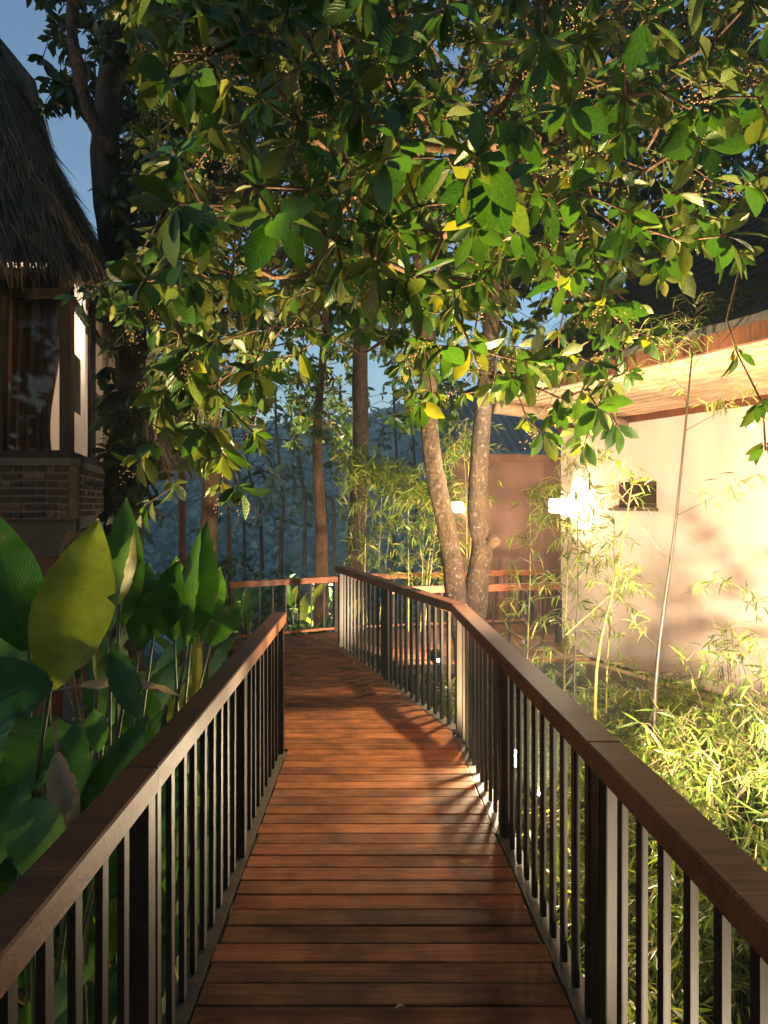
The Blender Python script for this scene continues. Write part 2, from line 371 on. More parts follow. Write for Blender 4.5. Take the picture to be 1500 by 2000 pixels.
# ------------------------------------------------------------------ boardwalks
def clip_poly(poly, a, b, c):       # keep a*x+b*y <= c
    out = []
    for i in range(len(poly)):
        p, q = poly[i], poly[(i + 1) % len(poly)]
        dp, dq = a * p[0] + b * p[1] - c, a * q[0] + b * q[1] - c
        if dp <= 0: out.append(p)
        if dp * dq < 0:
            t = dp / (dp - dq); out.append((p[0] + (q[0] - p[0]) * t, p[1] + (q[1] - p[1]) * t))
    return out
def planks(parent, poly, ang, pitch, z, thick, material, nails=True, gap=0.004):
    d = (math.cos(ang), math.sin(ang)); n = (-d[1], d[0])
    offs = [n[0] * x + n[1] * y for x, y in poly]
    k0, k1 = math.floor(min(offs) / pitch), math.ceil(max(offs) / pitch)
    for k in range(k0, k1):
        g0 = k * pitch + gap / 2 + random.uniform(0, 0.002); g1 = (k + 1) * pitch - gap / 2 - random.uniform(0, 0.002)
        pl = clip_poly(clip_poly(poly, n[0], n[1], g1), -n[0], -n[1], -g0)
        if len(pl) < 3: continue
        u = [d[0] * x + d[1] * y for x, y in pl]
        if max(u) - min(u) < 0.05: continue
        ext = random.uniform(-0.006, 0.006); um = (max(u) + min(u)) / 2
        pl = [(x + d[0] * (ext if uu > um else -ext), y + d[1] * (ext if uu > um else -ext)) for (x, y), uu in zip(pl, u)]
        cx = sum(p[0] for p in pl) / len(pl); cy = sum(p[1] for p in pl) / len(pl)
        dz = random.uniform(-0.0015, 0.0015)
        loc = [((x - cx) * d[0] + (y - cy) * d[1], (x - cx) * n[0] + (y - cy) * n[1]) for x, y in pl]
        m = MB(); cxs = sum(p[0] for p in loc) / len(loc); cys = sum(p[1] for p in loc) / len(loc)
        ins = [(cxs + (x - cxs) * (1 - 0.003 / max(0.003, abs(x - cxs))) if abs(x - cxs) > 0.02 else x, cys + (y - cys) * (1 - 0.0035 / max(0.0036, abs(y - cys)))) for x, y in loc]
        nn = len(loc)
        vs = [(x, y, -thick) for x, y in loc] + [(x, y, -0.003) for x, y in loc] + [(x, y, 0) for x, y in ins]
        fs = [tuple(reversed(range(nn))), tuple(range(2 * nn, 3 * nn))]
        for r in range(2): fs += [(r * nn + i, r * nn + (i + 1) % nn, (r + 1) * nn + (i + 1) % nn, (r + 1) * nn + i) for i in range(nn)]
        m.add(vs, fs)
        if nails:
            lo, hi = min(p[0] for p in loc), max(p[0] for p in loc)
            for ux in (lo + 0.085, hi - 0.085):
                for vy in (-0.028, 0.026):
                    if random.random() < 0.15: continue
                    px, py = ux + random.uniform(-0.02, 0.02), vy + random.uniform(-0.008, 0.008)
                    m.add([(px + 0.0055 * math.cos(a), py + 0.0055 * math.sin(a), 0.0008) for a in (i * math.pi / 3 for i in range(6))], [tuple(range(6))], 1)
        o = link('plank', m.mesh('plank', [material, M['nail']]), parent)
        o.location = (cx, cy, z + dz); o.rotation_euler = (0, 0, ang)

def xl(y): return -0.575 - 0.0105 * y           # left and right edge of the main walk
def xr(y): return 0.69 - 0.040 * y if y <= 5.35 else 0.476 - 0.306 * (y - 5.35)
mb = MB()
for x0 in (-0.42, 0.0, 0.36):
    mb.box((x0, 2.4, -0.105), (0.07, 6.2, 0.12))
for x0 in (-0.5, -0.25): mb.box((x0, 7.0, -0.105), (0.07, 2.95, 0.12))
for y0 in (0.5, 2.3, 4.2, 5.9):
    for x0 in (-0.42, 0.30): mb.box((x0, y0, -0.70), (0.11, 0.11, 1.05))
mb.box((-0.42, 7.9, -0.70), (0.11, 0.11, 1.05))
walk = structure(mb.build('boardwalk', M['beam']), 'raised plank walkway running between two railings')
planks(walk, [(xl(-0.6), -0.6), (xr(-0.6), -0.6), (xr(4.955), 4.955), (xl(4.955), 4.955)], 0.0, 0.1152, 0.0, 0.032, M['plank'])
planks(walk, [(-0.66, 4.9545), (xr(4.9545), 4.9545), (xr(5.35), 5.35), (xr(8.5), 8.5), (-1.4, 8.5)], 0.0, 0.1152, 0.0, 0.032, M['plank'])
mb = MB()
mb.box((-1.2, 8.75, -0.13), (1.2, 0.08, 0.14)); mb.box((0.95, 9.3, -0.13), (2.4, 0.08, 0.14)); mb.box((1.1, 8.1, -0.13), (1.9, 0.08, 0.14))
for x0, y0 in ((-1.6, 8.75), (-0.8, 8.75), (0.6, 8.1), (1.8, 8.1), (0.3, 9.3), (1.8, 9.3)): mb.box((x0, y0, -0.9), (0.1, 0.1, 1.5))
walk2 = structure(mb.build('cross_boardwalk', M['beam']), 'plank landing crossing behind the walkway')
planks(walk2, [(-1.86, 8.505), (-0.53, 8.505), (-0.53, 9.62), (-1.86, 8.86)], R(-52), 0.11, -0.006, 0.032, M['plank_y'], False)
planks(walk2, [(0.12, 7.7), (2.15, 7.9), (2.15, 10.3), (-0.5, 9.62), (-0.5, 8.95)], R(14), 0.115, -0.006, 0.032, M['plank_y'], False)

# ------------------------------------------------------------------ railings
def make_baluster_mesh(h, w_, d_):
    m = MB(); m.box((0, 0, h / 2), (w_, d_, h), bevel=0.0015); return m.mesh('baluster', M['steel'])
def railing(name, label, a, b, z0, top, posts, spacing=0.14, rail_w=0.10, rail_h=0.07, rail_mat='rail', off=0.0, bal=(0.018, 0.036), post=(0.06, 0.06), group=None, ledge=True, ext=(0.0, 0.0), bottom_z=None):
    """posts: list of distances along a-b; every part its own mesh, local x runs along the railing"""
    a = Vector((*a, 0)); b = Vector((*b, 0)); d = (b - a); L = d.length; d.normalize(); ang = math.atan2(d.y, d.x)
    t = thing(name, label, 'railing', (a.x, a.y, z0), group)
    def put(o, s, z, side=0.0):
        p = a + d * s + Vector((-d.y, d.x, 0)) * (side + off)
        o.parent = t; o.location = (p.x - a.x, p.y - a.y, z); o.rotation_euler = (0, 0, ang)
    cuts = [-ext[0]] + [q for q in posts if 1.5 < q < L - 1.0][::2] + [L + ext[1]]
    for c0, c1 in zip(cuts[:-1], cuts[1:]):
        m = MB(); m.box((0, 0, 0), (c1 - c0 - 0.003, rail_w + random.uniform(-0.0015, 0.0015), rail_h), bevel=0.005)
        put(link('handrail', m.mesh('handrail', M[rail_mat])), (c0 + c1) / 2, top - rail_h / 2 - z0 + random.uniform(-0.001, 0.001))
    h = top - rail_h - z0
    pm = MB(); pm.box((0, 0, h / 2 - 0.06), (post[1], post[0], h + 0.12), bevel=0.003); pme = pm.mesh('post', M['steel'])
    for s in posts: put(link('post', pme), s, 0.0)
    b0 = 0.0 if bottom_z is None else bottom_z
    bme = make_baluster_mesh(h - b0, bal[0], bal[1]); 
    edges = [0] + list(posts) + [L] if posts and posts[0] > spacing else list(posts) + [L]
    edges = sorted(set(round(e, 4) for e in edges))
    for e0, e1 in zip(edges[:-1], edges[1:]):
        n = max(1, round((e1 - e0) / spacing))
        for i in range(1, n):
            o = link('baluster', bme); put(o, e0 + (e1 - e0) * i / n + random.uniform(-0.004, 0.004), b0)
            o.rotation_euler = (random.uniform(-0.004, 0.004), random.uniform(-0.004, 0.004), ang + math.pi / 2)
    if ledge:
        lm = MB(); lm.box((0, 0, 0), (L, 0.085 if bottom_z is None else 0.05, 0.03), bevel=0.003)
        put(link('bottom_rail', lm.mesh('bottom_rail', M['ledge'] if bottom_z is None else M[rail_mat])), L / 2, b0 - 0.016)
    return t
yA, yB = -0.6, 4.93
railing('railing', 'dark steel railing with brown wooden handrail beside the broad-leaved ginger plants', (xl(yA) - 0.052, yA), (xl(yB) - 0.052, yB), -0.004, 0.90,
        [0.05, 1.17, 2.62, 4.07, 5.50], rail_w=0.092)
yB2 = 5.28
railing('railing', 'dark steel railing with broad brown handrail beside the bamboo bushes', (xr(yA) + 0.05, yA), (xr(yB2) + 0.05, yB2), -0.004, 0.90,
        [0.05, 1.40, 2.84, 4.28, 5.84], rail_w=0.105, ext=(0, 0.05))
railing('railing', 'angled dark railing in front of the forked tree trunk', (xr(5.42) + 0.06, 5.42), (-0.50, 8.62), -0.004, 0.90,
        [1.62, 3.30], rail_w=0.10, ext=(0.09, 0.04), spacing=0.135)
railing('railing', 'low red-brown railing in front of the misty valley', (-1.82, 8.92), (-0.58, 9.62), -0.01, 0.69, [0.03, 1.39], rail_w=0.07, rail_h=0.075, rail_mat='rail_red', spacing=0.17, bottom_z=0.06, bal=(0.014, 0.02))
railing('railing', 'far red-brown railing before the brown cottage wing', (-0.52, 9.66), (2.08, 10.32), -0.01, 0.71, [0.03, 1.3, 2.6], rail_w=0.07, rail_h=0.075, rail_mat='rail_red', spacing=0.16, bottom_z=0.06, bal=(0.014, 0.02))
railing('railing', 'orange-lit handrail crossing behind the forked tree trunk', (0.02, 8.38), (2.06, 8.83), -0.01, 0.69, [0.03, 1.05, 2.06], rail_w=0.07, rail_h=0.08, rail_mat='rail_red', spacing=0.2, ledge=False, bal=(0.016, 0.02))

# ------------------------------------------------------------------ the cottage on the right
cot = thing('cottage', 'cream plastered cottage with deep boarded eaves and dark thatch', 'house', (2.9, 8.4, -0.45))
Cn = Vector((2.30, 9.85, 0)); dW = Vector((0.392, -0.920, 0)).normalized(); nW = Vector((-0.920, -0.392, 0)).normalized()
def cw(s, o, z): return Cn + dW * s + nW * o + Vector((0, 0, z))
def quad_slab(m, s0, s1, o0, o1, z0, z1, mi=0):
    pts = [cw(s0, o0, 0), cw(s1, o0, 0), cw(s1, o1, 0), cw(s0, o1, 0)]
    m.prism([(p.x, p.y) for p in pts], z0, z1, mi)
# wall pieces leave an opening for the small window
ws0, ws1, wz0, wz1 = 1.02, 1.72, 1.56, 1.86
m = MB()
quad_slab(m, 0, ws0, -0.25, 0, -0.7, 2.75); quad_slab(m, ws1, 11, -0.25, 0, -0.7, 2.75)
quad_slab(m, ws0, ws1, -0.25, 0, -0.7, wz0); quad_slab(m, ws0, ws1, -0.25, 0, wz1, 2.75)
pts = [cw(0, -0.25, 0), cw(0.25, -0.25, 0), Vector((4.6, 11.6, 0)), Vector((4.4, 11.7, 0))]
m.prism([(p.x, p.y) for p in pts], -0.7, 2.75)
m.build('wall', M['wall'], cot)
m = MB(); quad_slab(m, 0.0, 11, 0.003, 0.16, -0.8, -0.30); m.build('plinth', M['plinth'], cot)
m = MB(); quad_slab(m, 0.0, 11, 0.003, 0.035, -0.299, -0.27); m.build('plinth_trim', M['brownwood'], cot)
win = MB()
quad_slab(win, ws0 + .002, ws1 - .002, -0.12, -0.08, wz0 + .002, wz0 + 0.05); quad_slab(win, ws0 + .002, ws1 - .002, -0.12, -0.08, wz1 - 0.05, wz1 - .002)
quad_slab(win, ws0 + .002, ws0 + 0.06, -0.12, -0.08, wz0 + 0.051, wz1 - 0.051); quad_slab(win, ws1 - 0.06, ws1 - .002, -0.12, -0.08, wz0 + 0.051, wz1 - 0.051)
wo = win.build('window', M['brownwood'], cot)
m = MB(); quad_slab(m, ws0 + 0.061, ws1 - 0.061, -0.115, -0.105, wz0 + 0.051, wz1 - 0.051); link('pane', m.mesh('pane', simple('dark_pane', (0.07, 0.035, 0.02), 0.15, 0.2, 5, 0)), wo).matrix_parent_inverse = Matrix.Identity(4)
m = MB(); quad_slab(m, ws0 - 0.03, ws1 + 0.03, 0.003, 0.05, wz0 - 0.035, wz0 - 0.002); o = link('sill', m.mesh('sill', M['brownwood']), wo)
# eaves: each soffit board runs along the wall
s_end = 1.15
nb = 13; ov = 1.86
for i in range(nb):
    o0 = 0.004 + ov * i / nb; o1 = 0.004 + ov * (i + 1) / nb - 0.008
    m = MB(); zz = 2.60 + 0.10 * i / nb + random.uniform(0, 0.006)
    quad_slab(m, s_end + random.uniform(0, 0.05), 11, o0, o1, zz, zz + 0.03); m.build('soffit_board', M['soffit'], cot)
m = MB(); quad_slab(m, s_end, 11, ov + 0.006, ov + 0.06, 2.64, 2.78); m.build('fascia', M['brownwood'], cot)
m = MB(); m.tube([cw(s_end + 0.1, 0.02, 2.53), cw(s_end + 0.1, ov - 0.1, 2.62)], 0.065, 10); m.build('eave_beam', M['soffit'], cot, True)
m = MB(); quad_slab(m, 0.0, 11, 0.004, 0.05, 2.53, 2.598); m.build('wall_plate', M['rail_red'], cot)
# thatch courses, lowest first, each overlapping the next
nc = 17; slope = R(33); course = 0.33
for i in range(nc):
    o_low = ov + 0.16 - i * course * math.cos(slope); z_low = 2.765 + i * course * math.sin(slope)
    m = MB(); segs = 46; rows = []
    for j in range(segs + 1):
        s = s_end - 0.15 + (11.2 - s_end) * j / segs
        jit = random.uniform(-0.025, 0.02)
        lo = cw(s, o_low - jit, z_low + 0.02 + random.uniform(-0.008, 0.008)); lo2 = cw(s, o_low - jit, z_low - 0.035)
        hi = cw(s, o_low - (course + 0.12) * math.cos(slope), z_low + (course + 0.12) * math.sin(slope) - 0.03)
        rows.append((lo2, lo, hi))
    vs = [p for r in rows for p in r]
    m.add(vs, [f for j in range(segs) for f in ((3 * j, 3 * j + 3, 3 * j + 4, 3 * j + 1), (3 * j + 1, 3 * j + 4, 3 * j + 5, 3 * j + 2), (3 * j, 3 * j + 2, 3 * j + 5, 3 * j + 3))])
    m.build('thatch_course', M['thatchdk'], cot)
# straw lying on the cottage thatch
n = 5200
s = RNG.uniform(s_end - 0.1, 10, n); u = RNG.uniform(0, nc * course, n)
pos = np.array([cw(a, ov + 0.22 - b * math.cos(slope), 2.84 + b * math.sin(slope)) for a, b in zip(s, u)])
ax = np.tile(np.array(nW * math.cos(slope) + Vector((0, 0, -math.sin(slope)))), (n, 1)) + RNG.normal(0, 0.12, (n, 3))
st = leaf_template(2, 0.028, 'lance', 0.1, 0.05)
o = link('straw', leaves_mesh('straw', st, pos, ax, np.tile(np.array(nW * math.sin(slope) + Vector((0, 0, math.cos(slope)))), (n, 1)), RNG.uniform(0.25, 0.5, n), straw_mat('grey_straw', (0.03, 0.03, 0.03), (0.11, 0.105, 0.10))), cot); o['kind'] = 'stuff'

wing = thing('cottage_wing', 'brown plastered wing with vertical boards below and grey sheet roof', 'house', (1.8, 11.6, -0.6))
m = MB(); m.prism([(0.98, 11.15), (3.0, 11.45), (3.0, 14), (0.98, 14)], -1.6, 2.28); m.build('wall', M['wallb'], wing)
for i in range(15):
    a = i / 15; x0 = 0.99 + a * 1.98; y0 = 11.147 + a * 0.297
    m = MB(); m.box((x0 + 0.06, y0 - 0.005, 0.02), (0.118, 0.03, 1.05), Matrix.Rotation(math.atan2(0.3, 2.02), 3, 'Z')); m.build('cladding_board', M['brownwood'], wing)
m = MB(); m.box((1.98, 11.255, 0.585), (2.06, 0.05, 0.06), Matrix.Rotation(math.atan2(0.3, 2.02), 3, 'Z')); m.build('trim_rail', M['rail_red'], wing)
m = MB(); m.box((1.95, 10.95, 2.27), (2.5, 0.1, 0.10), Matrix.Rotation(math.atan2(0.3, 2.02), 3, 'Z')); m.build('eave_beam', M['brownwood'], wing)
m = MB()
nr = 44
for j in range(nr):
    x0 = 0.62 + 2.9 * j / nr; x1 = 0.62 + 2.9 * (j + 1) / nr; za = 0.022 * (j % 2); zb = 0.022 * ((j + 1) % 2)
    ya, yb2 = 10.68 + 0.148 * (x0 - 0.98), 10.68 + 0.148 * (x1 - 0.98)
    m.add([(x0, ya, 2.34 + za), (x1, yb2, 2.34 + zb), (x1, 14.2, 3.6 + zb), (x0, 14.2, 3.6 + za)], [(0, 1, 2, 3)])
m.build('sheet_roof', M['metal_roof'], wing)

# ------------------------------------------------------------------ lamps
def wall_lamp(label, loc, face, size, glassm):
    t = thing('wall_lamp', label, 'lamp', loc)
    rot = Matrix.Rotation(face, 3, 'Z'); L0 = Vector(loc); dd = rot @ Vector((0, -1, 0))
    m = MB(); m.box(L0 + dd * 0.012, (size * 0.7, 0.02, size * 0.9), rot, bevel=0.003); m.build('back_plate', M['housing'], t)
    m = MB(); m.box(L0 + dd * (0.03 + size * 0.42), (size * 0.8, size * 0.8, size * 0.86), rot, bevel=0.004); m.build('glass_shade', glassm, t)
    for zz in (-1, 1):
        m = MB(); m.box(L0 + dd * (0.03 + size * 0.42) + Vector((0, 0, zz * size * 0.47)), (size * 0.9, size * 0.9, size * 0.07), rot, bevel=0.003); m.build('cap', M['housing'], t)
    return t
wall_lamp('square white glowing lamp on the corner of the cream cottage', tuple(cw(0.10, 0.003, 1.58)), math.atan2(nW.y, nW.x) + math.pi / 2, 0.20, M['lampglass'])
wall_lamp('glowing lamp on the brown wall seen beside the forked trunk', (1.06, 11.13, 1.56), 0.15, 0.17, M['lampglass2'])
def flood(label, loc, target, energy, angle, col, lens=True, size=0.09, blend=0.6):
    t = thing('garden_floodlight', label, 'lamp', loc)
    p = Vector(loc); d = (Vector(target) - p).normalized(); q = d.to_track_quat('-Z', 'Y'); rm = q.to_matrix()
    m = MB(); m.tube([p - d * 0.10, p - d * 0.085, p, p + d * 0.02], [size * 0.55, size * 0.7, size, size], 14, cap=False); m.build('housing', M['housing'], t, True)
    m = MB(); k = 14; u = rm @ Vector((1, 0, 0)); v = rm @ Vector((0, 1, 0))
    m.add([p - d * 0.005 + (u * math.cos(2 * math.pi * i / k) + v * math.sin(2 * math.pi * i / k)) * size * 0.97 for i in range(k)], [tuple(range(k))]); m.build('lens', M['lens'], t)
    m = MB(); m.tube([p - d * 0.09, p - d * 0.09 + Vector((0, 0, -0.05)), Vector((p.x - d.x * 0.09, p.y - d.y * 0.09, gz(p.x, p.y) - 0.05))], 0.014, 8); m.build('stake', M['housing'], t)
    ld = bpy.data.lights.new('flood_beam', 'SPOT'); ld.energy = energy; ld.color = col; ld.spot_size = R(angle); ld.spot_blend = blend; ld.shadow_soft_size = size * 0.8
    lo = bpy.data.objects.new('flood_beam', ld); C.objects.link(lo); lo.parent = t; lo.location = d * 0.03; lo.rotation_mode = 'QUATERNION'; lo.rotation_quaternion = q
    return t
WARM = (1.0, 0.78, 0.48)
flood('bright garden floodlight shining through the balusters by the bamboo', (0.79, 4.72, 0.02), (-0.5, 2.0, 0.95), 340, 150, WARM, size=0.06, blend=0.9)
flood('garden floodlight at the foot of the cream wall', (1.85, 2.7, 0.55), (2.8, 8.6, 1.4), 1850, 84, (1.0, 0.79, 0.60), blend=0.9)
flood('garden floodlight under the edge of the walkway among bamboo', (0.95, 0.30, -0.42), (1.55, 2.6, -0.25), 520, 140, (1.0, 0.80, 0.52), blend=0.9)
flood('garden floodlight on the slope under the pale lit foliage', (-1.02, 12.80, -1.40), (-0.88, 12.2, 3.4), 6500, 52, (1.0, 0.90, 0.66))
flood('garden floodlight aimed up into the crown beside the forked trunk', (1.02, 4.95, -0.30), (0.5, 4.5, 3.4), 2600, 120, (1.0, 0.74, 0.38), size=0.04, blend=0.9)
flood('garden floodlight before the crossing handrail lighting the feathery bamboo', (0.50, 7.30, 0.14), (0.0, 9.8, 1.3), 650, 95, WARM, size=0.07)
def tree_spot(label, loc, target, energy, angle, col):
    t = thing('tree_spotlight', label, 'lamp', loc); p = Vector(loc); d = (Vector(target) - p).normalized(); q = d.to_track_quat('-Z', 'Y')
    m = MB(); m.tube([p - d * 0.10, p - d * 0.09, p + d * 0.03], [0.03, 0.05, 0.055], 12, cap=False); m.build('housing', M['housing'], t, True)
    m = MB(); u = d.orthogonal().normalized(); v = d.cross(u); m.add([p + d * 0.012 + (u * math.cos(a * 0.5236) + v * math.sin(a * 0.5236)) * 0.05 for a in range(12)], [tuple(range(12))]); m.build('lens', M['lens'], t)
    m = MB(); m.tube([p - d * 0.08, p - d * 0.08 + Vector((0, 0.16, 0.02))], 0.012, 6); m.build('bracket', M['housing'], t)
    ld = bpy.data.lights.new('spot_beam', 'SPOT'); ld.energy = energy; ld.color = col; ld.spot_size = R(angle); ld.spot_blend = 0.8; ld.shadow_soft_size = 0.05
    lo = bpy.data.objects.new('spot_beam', ld); C.objects.link(lo); lo.parent = t; lo.location = d * 0.05; lo.rotation_mode = 'QUATERNION'; lo.rotation_quaternion = q
tree_spot('small spotlight strapped to the forked trunk among the leaves', (0.93, 6.27, 2.55), (0.10, 5.2, 0.0), 330, 70, (1.0, 0.70, 0.38))

# ------------------------------------------------------------------ thatched hut on the left
hut = thing('thatched_hut', 'brick and glass hut under a shaggy thatched roof', 'hut', (-3.6, 7.6, -0.7))
Hc = Vector((-2.70, 6.50, 0)); dS = Vector((-0.227, 1.0, 0)).normalized(); nS = Vector((1.0, 0.227, 0)).normalized()
def hs(t, o, z): return Hc + dS * t + nS * o + Vector((0, 0, z))     # side wall
def hf(t, o, z): return Hc + Vector((-t, -o, z))                       # front wall, running left
def slab_f(m, t0, t1, o0, o1, z0, z1, mi=0): m.prism([(hf(t1, o0, 0).x, hf(t1, o0, 0).y), (hf(t1, o1, 0).x, hf(t1, o1, 0).y), (hf(t0, o1, 0).x, hf(t0, o1, 0).y), (hf(t0, o0, 0).x, hf(t0, o0, 0).y)], z0, z1, mi)
def slab_s(m, t0, t1, o0, o1, z0, z1, mi=0):
    pts = [hs(t0, o0, 0), hs(t0, o1, 0), hs(t1, o1, 0), hs(t1, o0, 0)]; m.prism([(p.x, p.y) for p in pts], z0, z1, mi)
ZB, ZS, ZT, ZH = 1.47, 2.03, 3.38, 3.72
m = MB(); slab_f(m, 0.0, 2.4, -0.22, -0.012, ZB, ZS - 0.10); slab_s(m, 0.12, 2.62, -0.16, -0.012, ZB, ZS - 0.101)
bw = m.build('brick_wall', M['mortar'], hut)
def brick_mesh(lx, lz):
    b = MB(); b.box((0, 0, 0), (lx, 0.05, lz), bevel=0.005); me = b.mesh('brick', M['brick']); return me
bm_long = [brick_mesh(0.168 * k, 0.046) for k in (0.9, 1.0, 1.05)]; bm_short = [brick_mesh(0.074 * k, 0.046) for k in (0.85, 1.0)]
for row in range(7):
    z = ZB + 0.040 + row * 0.066; t = 0.006
    head = row % 2 == 0
    while t < 0.95:
        lx = 0.098 if (head or random.random() < 0.35) else 0.198
        me = random.choice(bm_short if lx < 0.15 else bm_long); o = link('brick', me, bw)
        p = hf(t + lx / 2, -0.012 - 0.012 + random.uniform(-0.004, 0.004), z); o.location = p; t += lx
        o.rotation_euler = (0, random.uniform(-0.02, 0.02), random.uniform(-0.02, 0.02))
    t = 0.02; ang = math.atan2(dS.y, dS.x)
    while t < 2.5:
        lx = 0.098 if head else 0.198
        me = random.choice(bm_short if lx < 0.15 else bm_long); o = link('brick', me, bw)
        o.location = hs(t + lx / 2, -0.024 + random.uniform(-0.004, 0.004), z); o.rotation_euler = (0, random.uniform(-0.02, 0.02), ang); t += lx
m = MB(); slab_f(m, -0.02, 2.4, -0.22, 0.02, ZS - 0.099, ZS - 0.03); m.build('sill_course', M['concrete'], hut)
m = MB(); slab_s(m, 0.06, 2.65, -0.14, 0.018, ZS - 0.098, ZS - 0.031); m.build('sill_course', M['concrete'], hut)
# floor, corbel and column below
m = MB(); pts = [hf(2.4, -0.1, 0), hf(0.0, -0.1, 0), hs(2.6, -0.1, 0), Vector((-5.1, 9.0, 0))]; m.prism([(p.x, p.y) for p in pts], ZB - 0.10, ZB - 0.003); m.build('floor_slab', M['concrete'], hut)
m = MB(); zc = ZB - 0.102
v0 = [hf(0.62, 0.0, zc), hf(0.02, 0.0, zc), hf(0.02, -0.4, zc), hf(0.62, -0.4, zc)]; v1 = [hf(0.50, -0.08, zc - 0.22), hf(0.14, -0.08, zc - 0.22), hf(0.14, -0.34, zc - 0.22), hf(0.50, -0.34, zc - 0.22)]
m.add(v1 + v0, [(3, 2, 1, 0), (4, 5, 6, 7), (0, 1, 5, 4), (1, 2, 6, 5), (2, 3, 7, 6), (3, 0, 4, 7)]); m.build('corbel', M['concrete'], hut)
m = MB(); m.box(hf(0.32, -0.21, (zc - 0.222 - 1.0) / 2), (0.26, 0.22, zc - 0.222 + 1.0)); m.build('column', M['brownwood'], hut)
m = MB(); m.box(hs(2.4, -0.25, (ZB - 0.103 - 1.0) / 2), (0.24, 0.24, ZB - 0.103 + 1.0)); m.build('column', M['brownwood'], hut)
# window frame: sill beam, corner post, mullions, transom, head beam
def fpost(s0, s1, side, zz=(ZS - 0.029, ZH)):
    m = MB(); (slab_s if side else slab_f)(m, s0, s1, -0.03 if side else -0.08, 0.0, *zz); m.build('window_post', M['dkwood'], hut)
m = MB(); slab_f(m, 0.001, 2.4, -0.12, 0.008, ZS - 0.029, ZS + 0.035); m.build('sill_beam', M['dkwood'], hut)
m = MB(); slab_s(m, 0.08, 2.6, -0.06, 0.006, ZS - 0.0285, ZS + 0.034); m.build('sill_beam', M['dkwood'], hut)
fpost(-0.012, 0.085, 0, (ZS - 0.0275, ZH)); fpost(0.57, 0.66, 0, (ZS + 0.036, ZH)); fpost(1.3, 1.4, 0, (ZS + 0.036, ZH))
fpost(0.10, 0.20, 1, (ZS + 0.035, ZH)); fpost(1.18, 1.52, 1, (ZS + 0.035, ZH)); fpost(2.42, 2.6, 1, (ZS + 0.035, ZH))
m = MB(); slab_f(m, 0.086, 2.4, -0.09, 0.004, ZT, ZT + 0.075); m.build('transom', M['dkwood'], hut)
m = MB(); slab_s(m, 0.05, 2.6, -0.09, 0.004, ZT + 0.003, ZT + 0.07); m.build('transom', M['dkwood'], hut)
m = MB(); slab_f(m, -0.05, 2.4, -0.14, 0.02, ZH + 0.001, ZH + 0.12); slab_s(m, 0.0, 2.7, -0.14, 0.019, ZH + 0.002, ZH + 0.119); m.build('head_beam', M['dkwood'], hut)
for (a, b_) in ((0.086, 0.569), (0.661, 1.299)):
    m = MB(); slab_f(m, a, b_, -0.05, -0.044, ZS + 0.036, ZT - 0.001); m.build('pane', M['glass'], hut)
    m = MB(); slab_f(m, a, b_, -0.05, -0.044, ZT + 0.076, ZH); m.build('pane', M['glass'], hut)
for (a, b_) in ((0.201, 1.179), (1.521, 2.419)):
    m = MB(); slab_s(m, a, b_, -0.022, -0.016, ZS + 0.035, ZT + 0.002); m.build('pane', M['glass'], hut)
    m = MB(); slab_s(m, a, b_, -0.022, -0.016, ZT + 0.071, ZH); m.build('pane', M['glass'], hut)
def curtain(name, fn, t0, t1, o, z0, z1, material, folds, amp, pull=0.0, parent=hut):
    m = MB(); nx, nz = folds * 6, 12; vs = []
    for j in range(nz + 1):
        zz = z0 + (z1 - z0) * j / nz; k = 1 - pull * math.exp(-((j / nz - 0.12) / 0.35) ** 2)
        for i in range(nx + 1):
            tt = t1 - (t1 - t0) * k * (1 - i / nx)
            vs.append(fn(tt, o + amp * math.sin(i / 6 * 2 * math.pi + 0.4 * math.sin(j * 0.7)) + 0.2 * amp * math.sin(i * 1.7), zz))
    W = nx + 1
    m.add(vs, [(j * W + i, j * W + i + 1, (j + 1) * W + i + 1, (j + 1) * W + i) for j in range(nz) for i in range(nx)])
    return m.build(name, material, parent, True)
curtain('brown_curtain', hf, 0.15, 0.78, -0.22, ZS + 0.02, ZH - 0.02, M['curtain_b'], 6, 0.022, 0.17)
curtain('brown_curtain', hf, 0.80, 1.4, -0.22, ZS + 0.02, ZH - 0.02, M['curtain_b'], 7, 0.022)
curtain('white_curtain', hs, 0.19, 1.20, -0.055, ZS + 0.0, ZT + 0.3, M['curtain_w'], 9, 0.012)
curtain('white_curtain', hs, 1.50, 2.44, -0.055, ZS + 0.0, ZT + 0.3, M['curtain_w'], 8, 0.012)
m = MB(); slab_s(m, 0.42, 0.78, -0.036, -0.032, 2.45, 2.98); m.build('window_print', M['picture'], hut)
m = MB(); slab_s(m, 1.72, 2.1, -0.036, -0.032, 2.42, 2.82); m.build('window_print', M['picture'], hut)
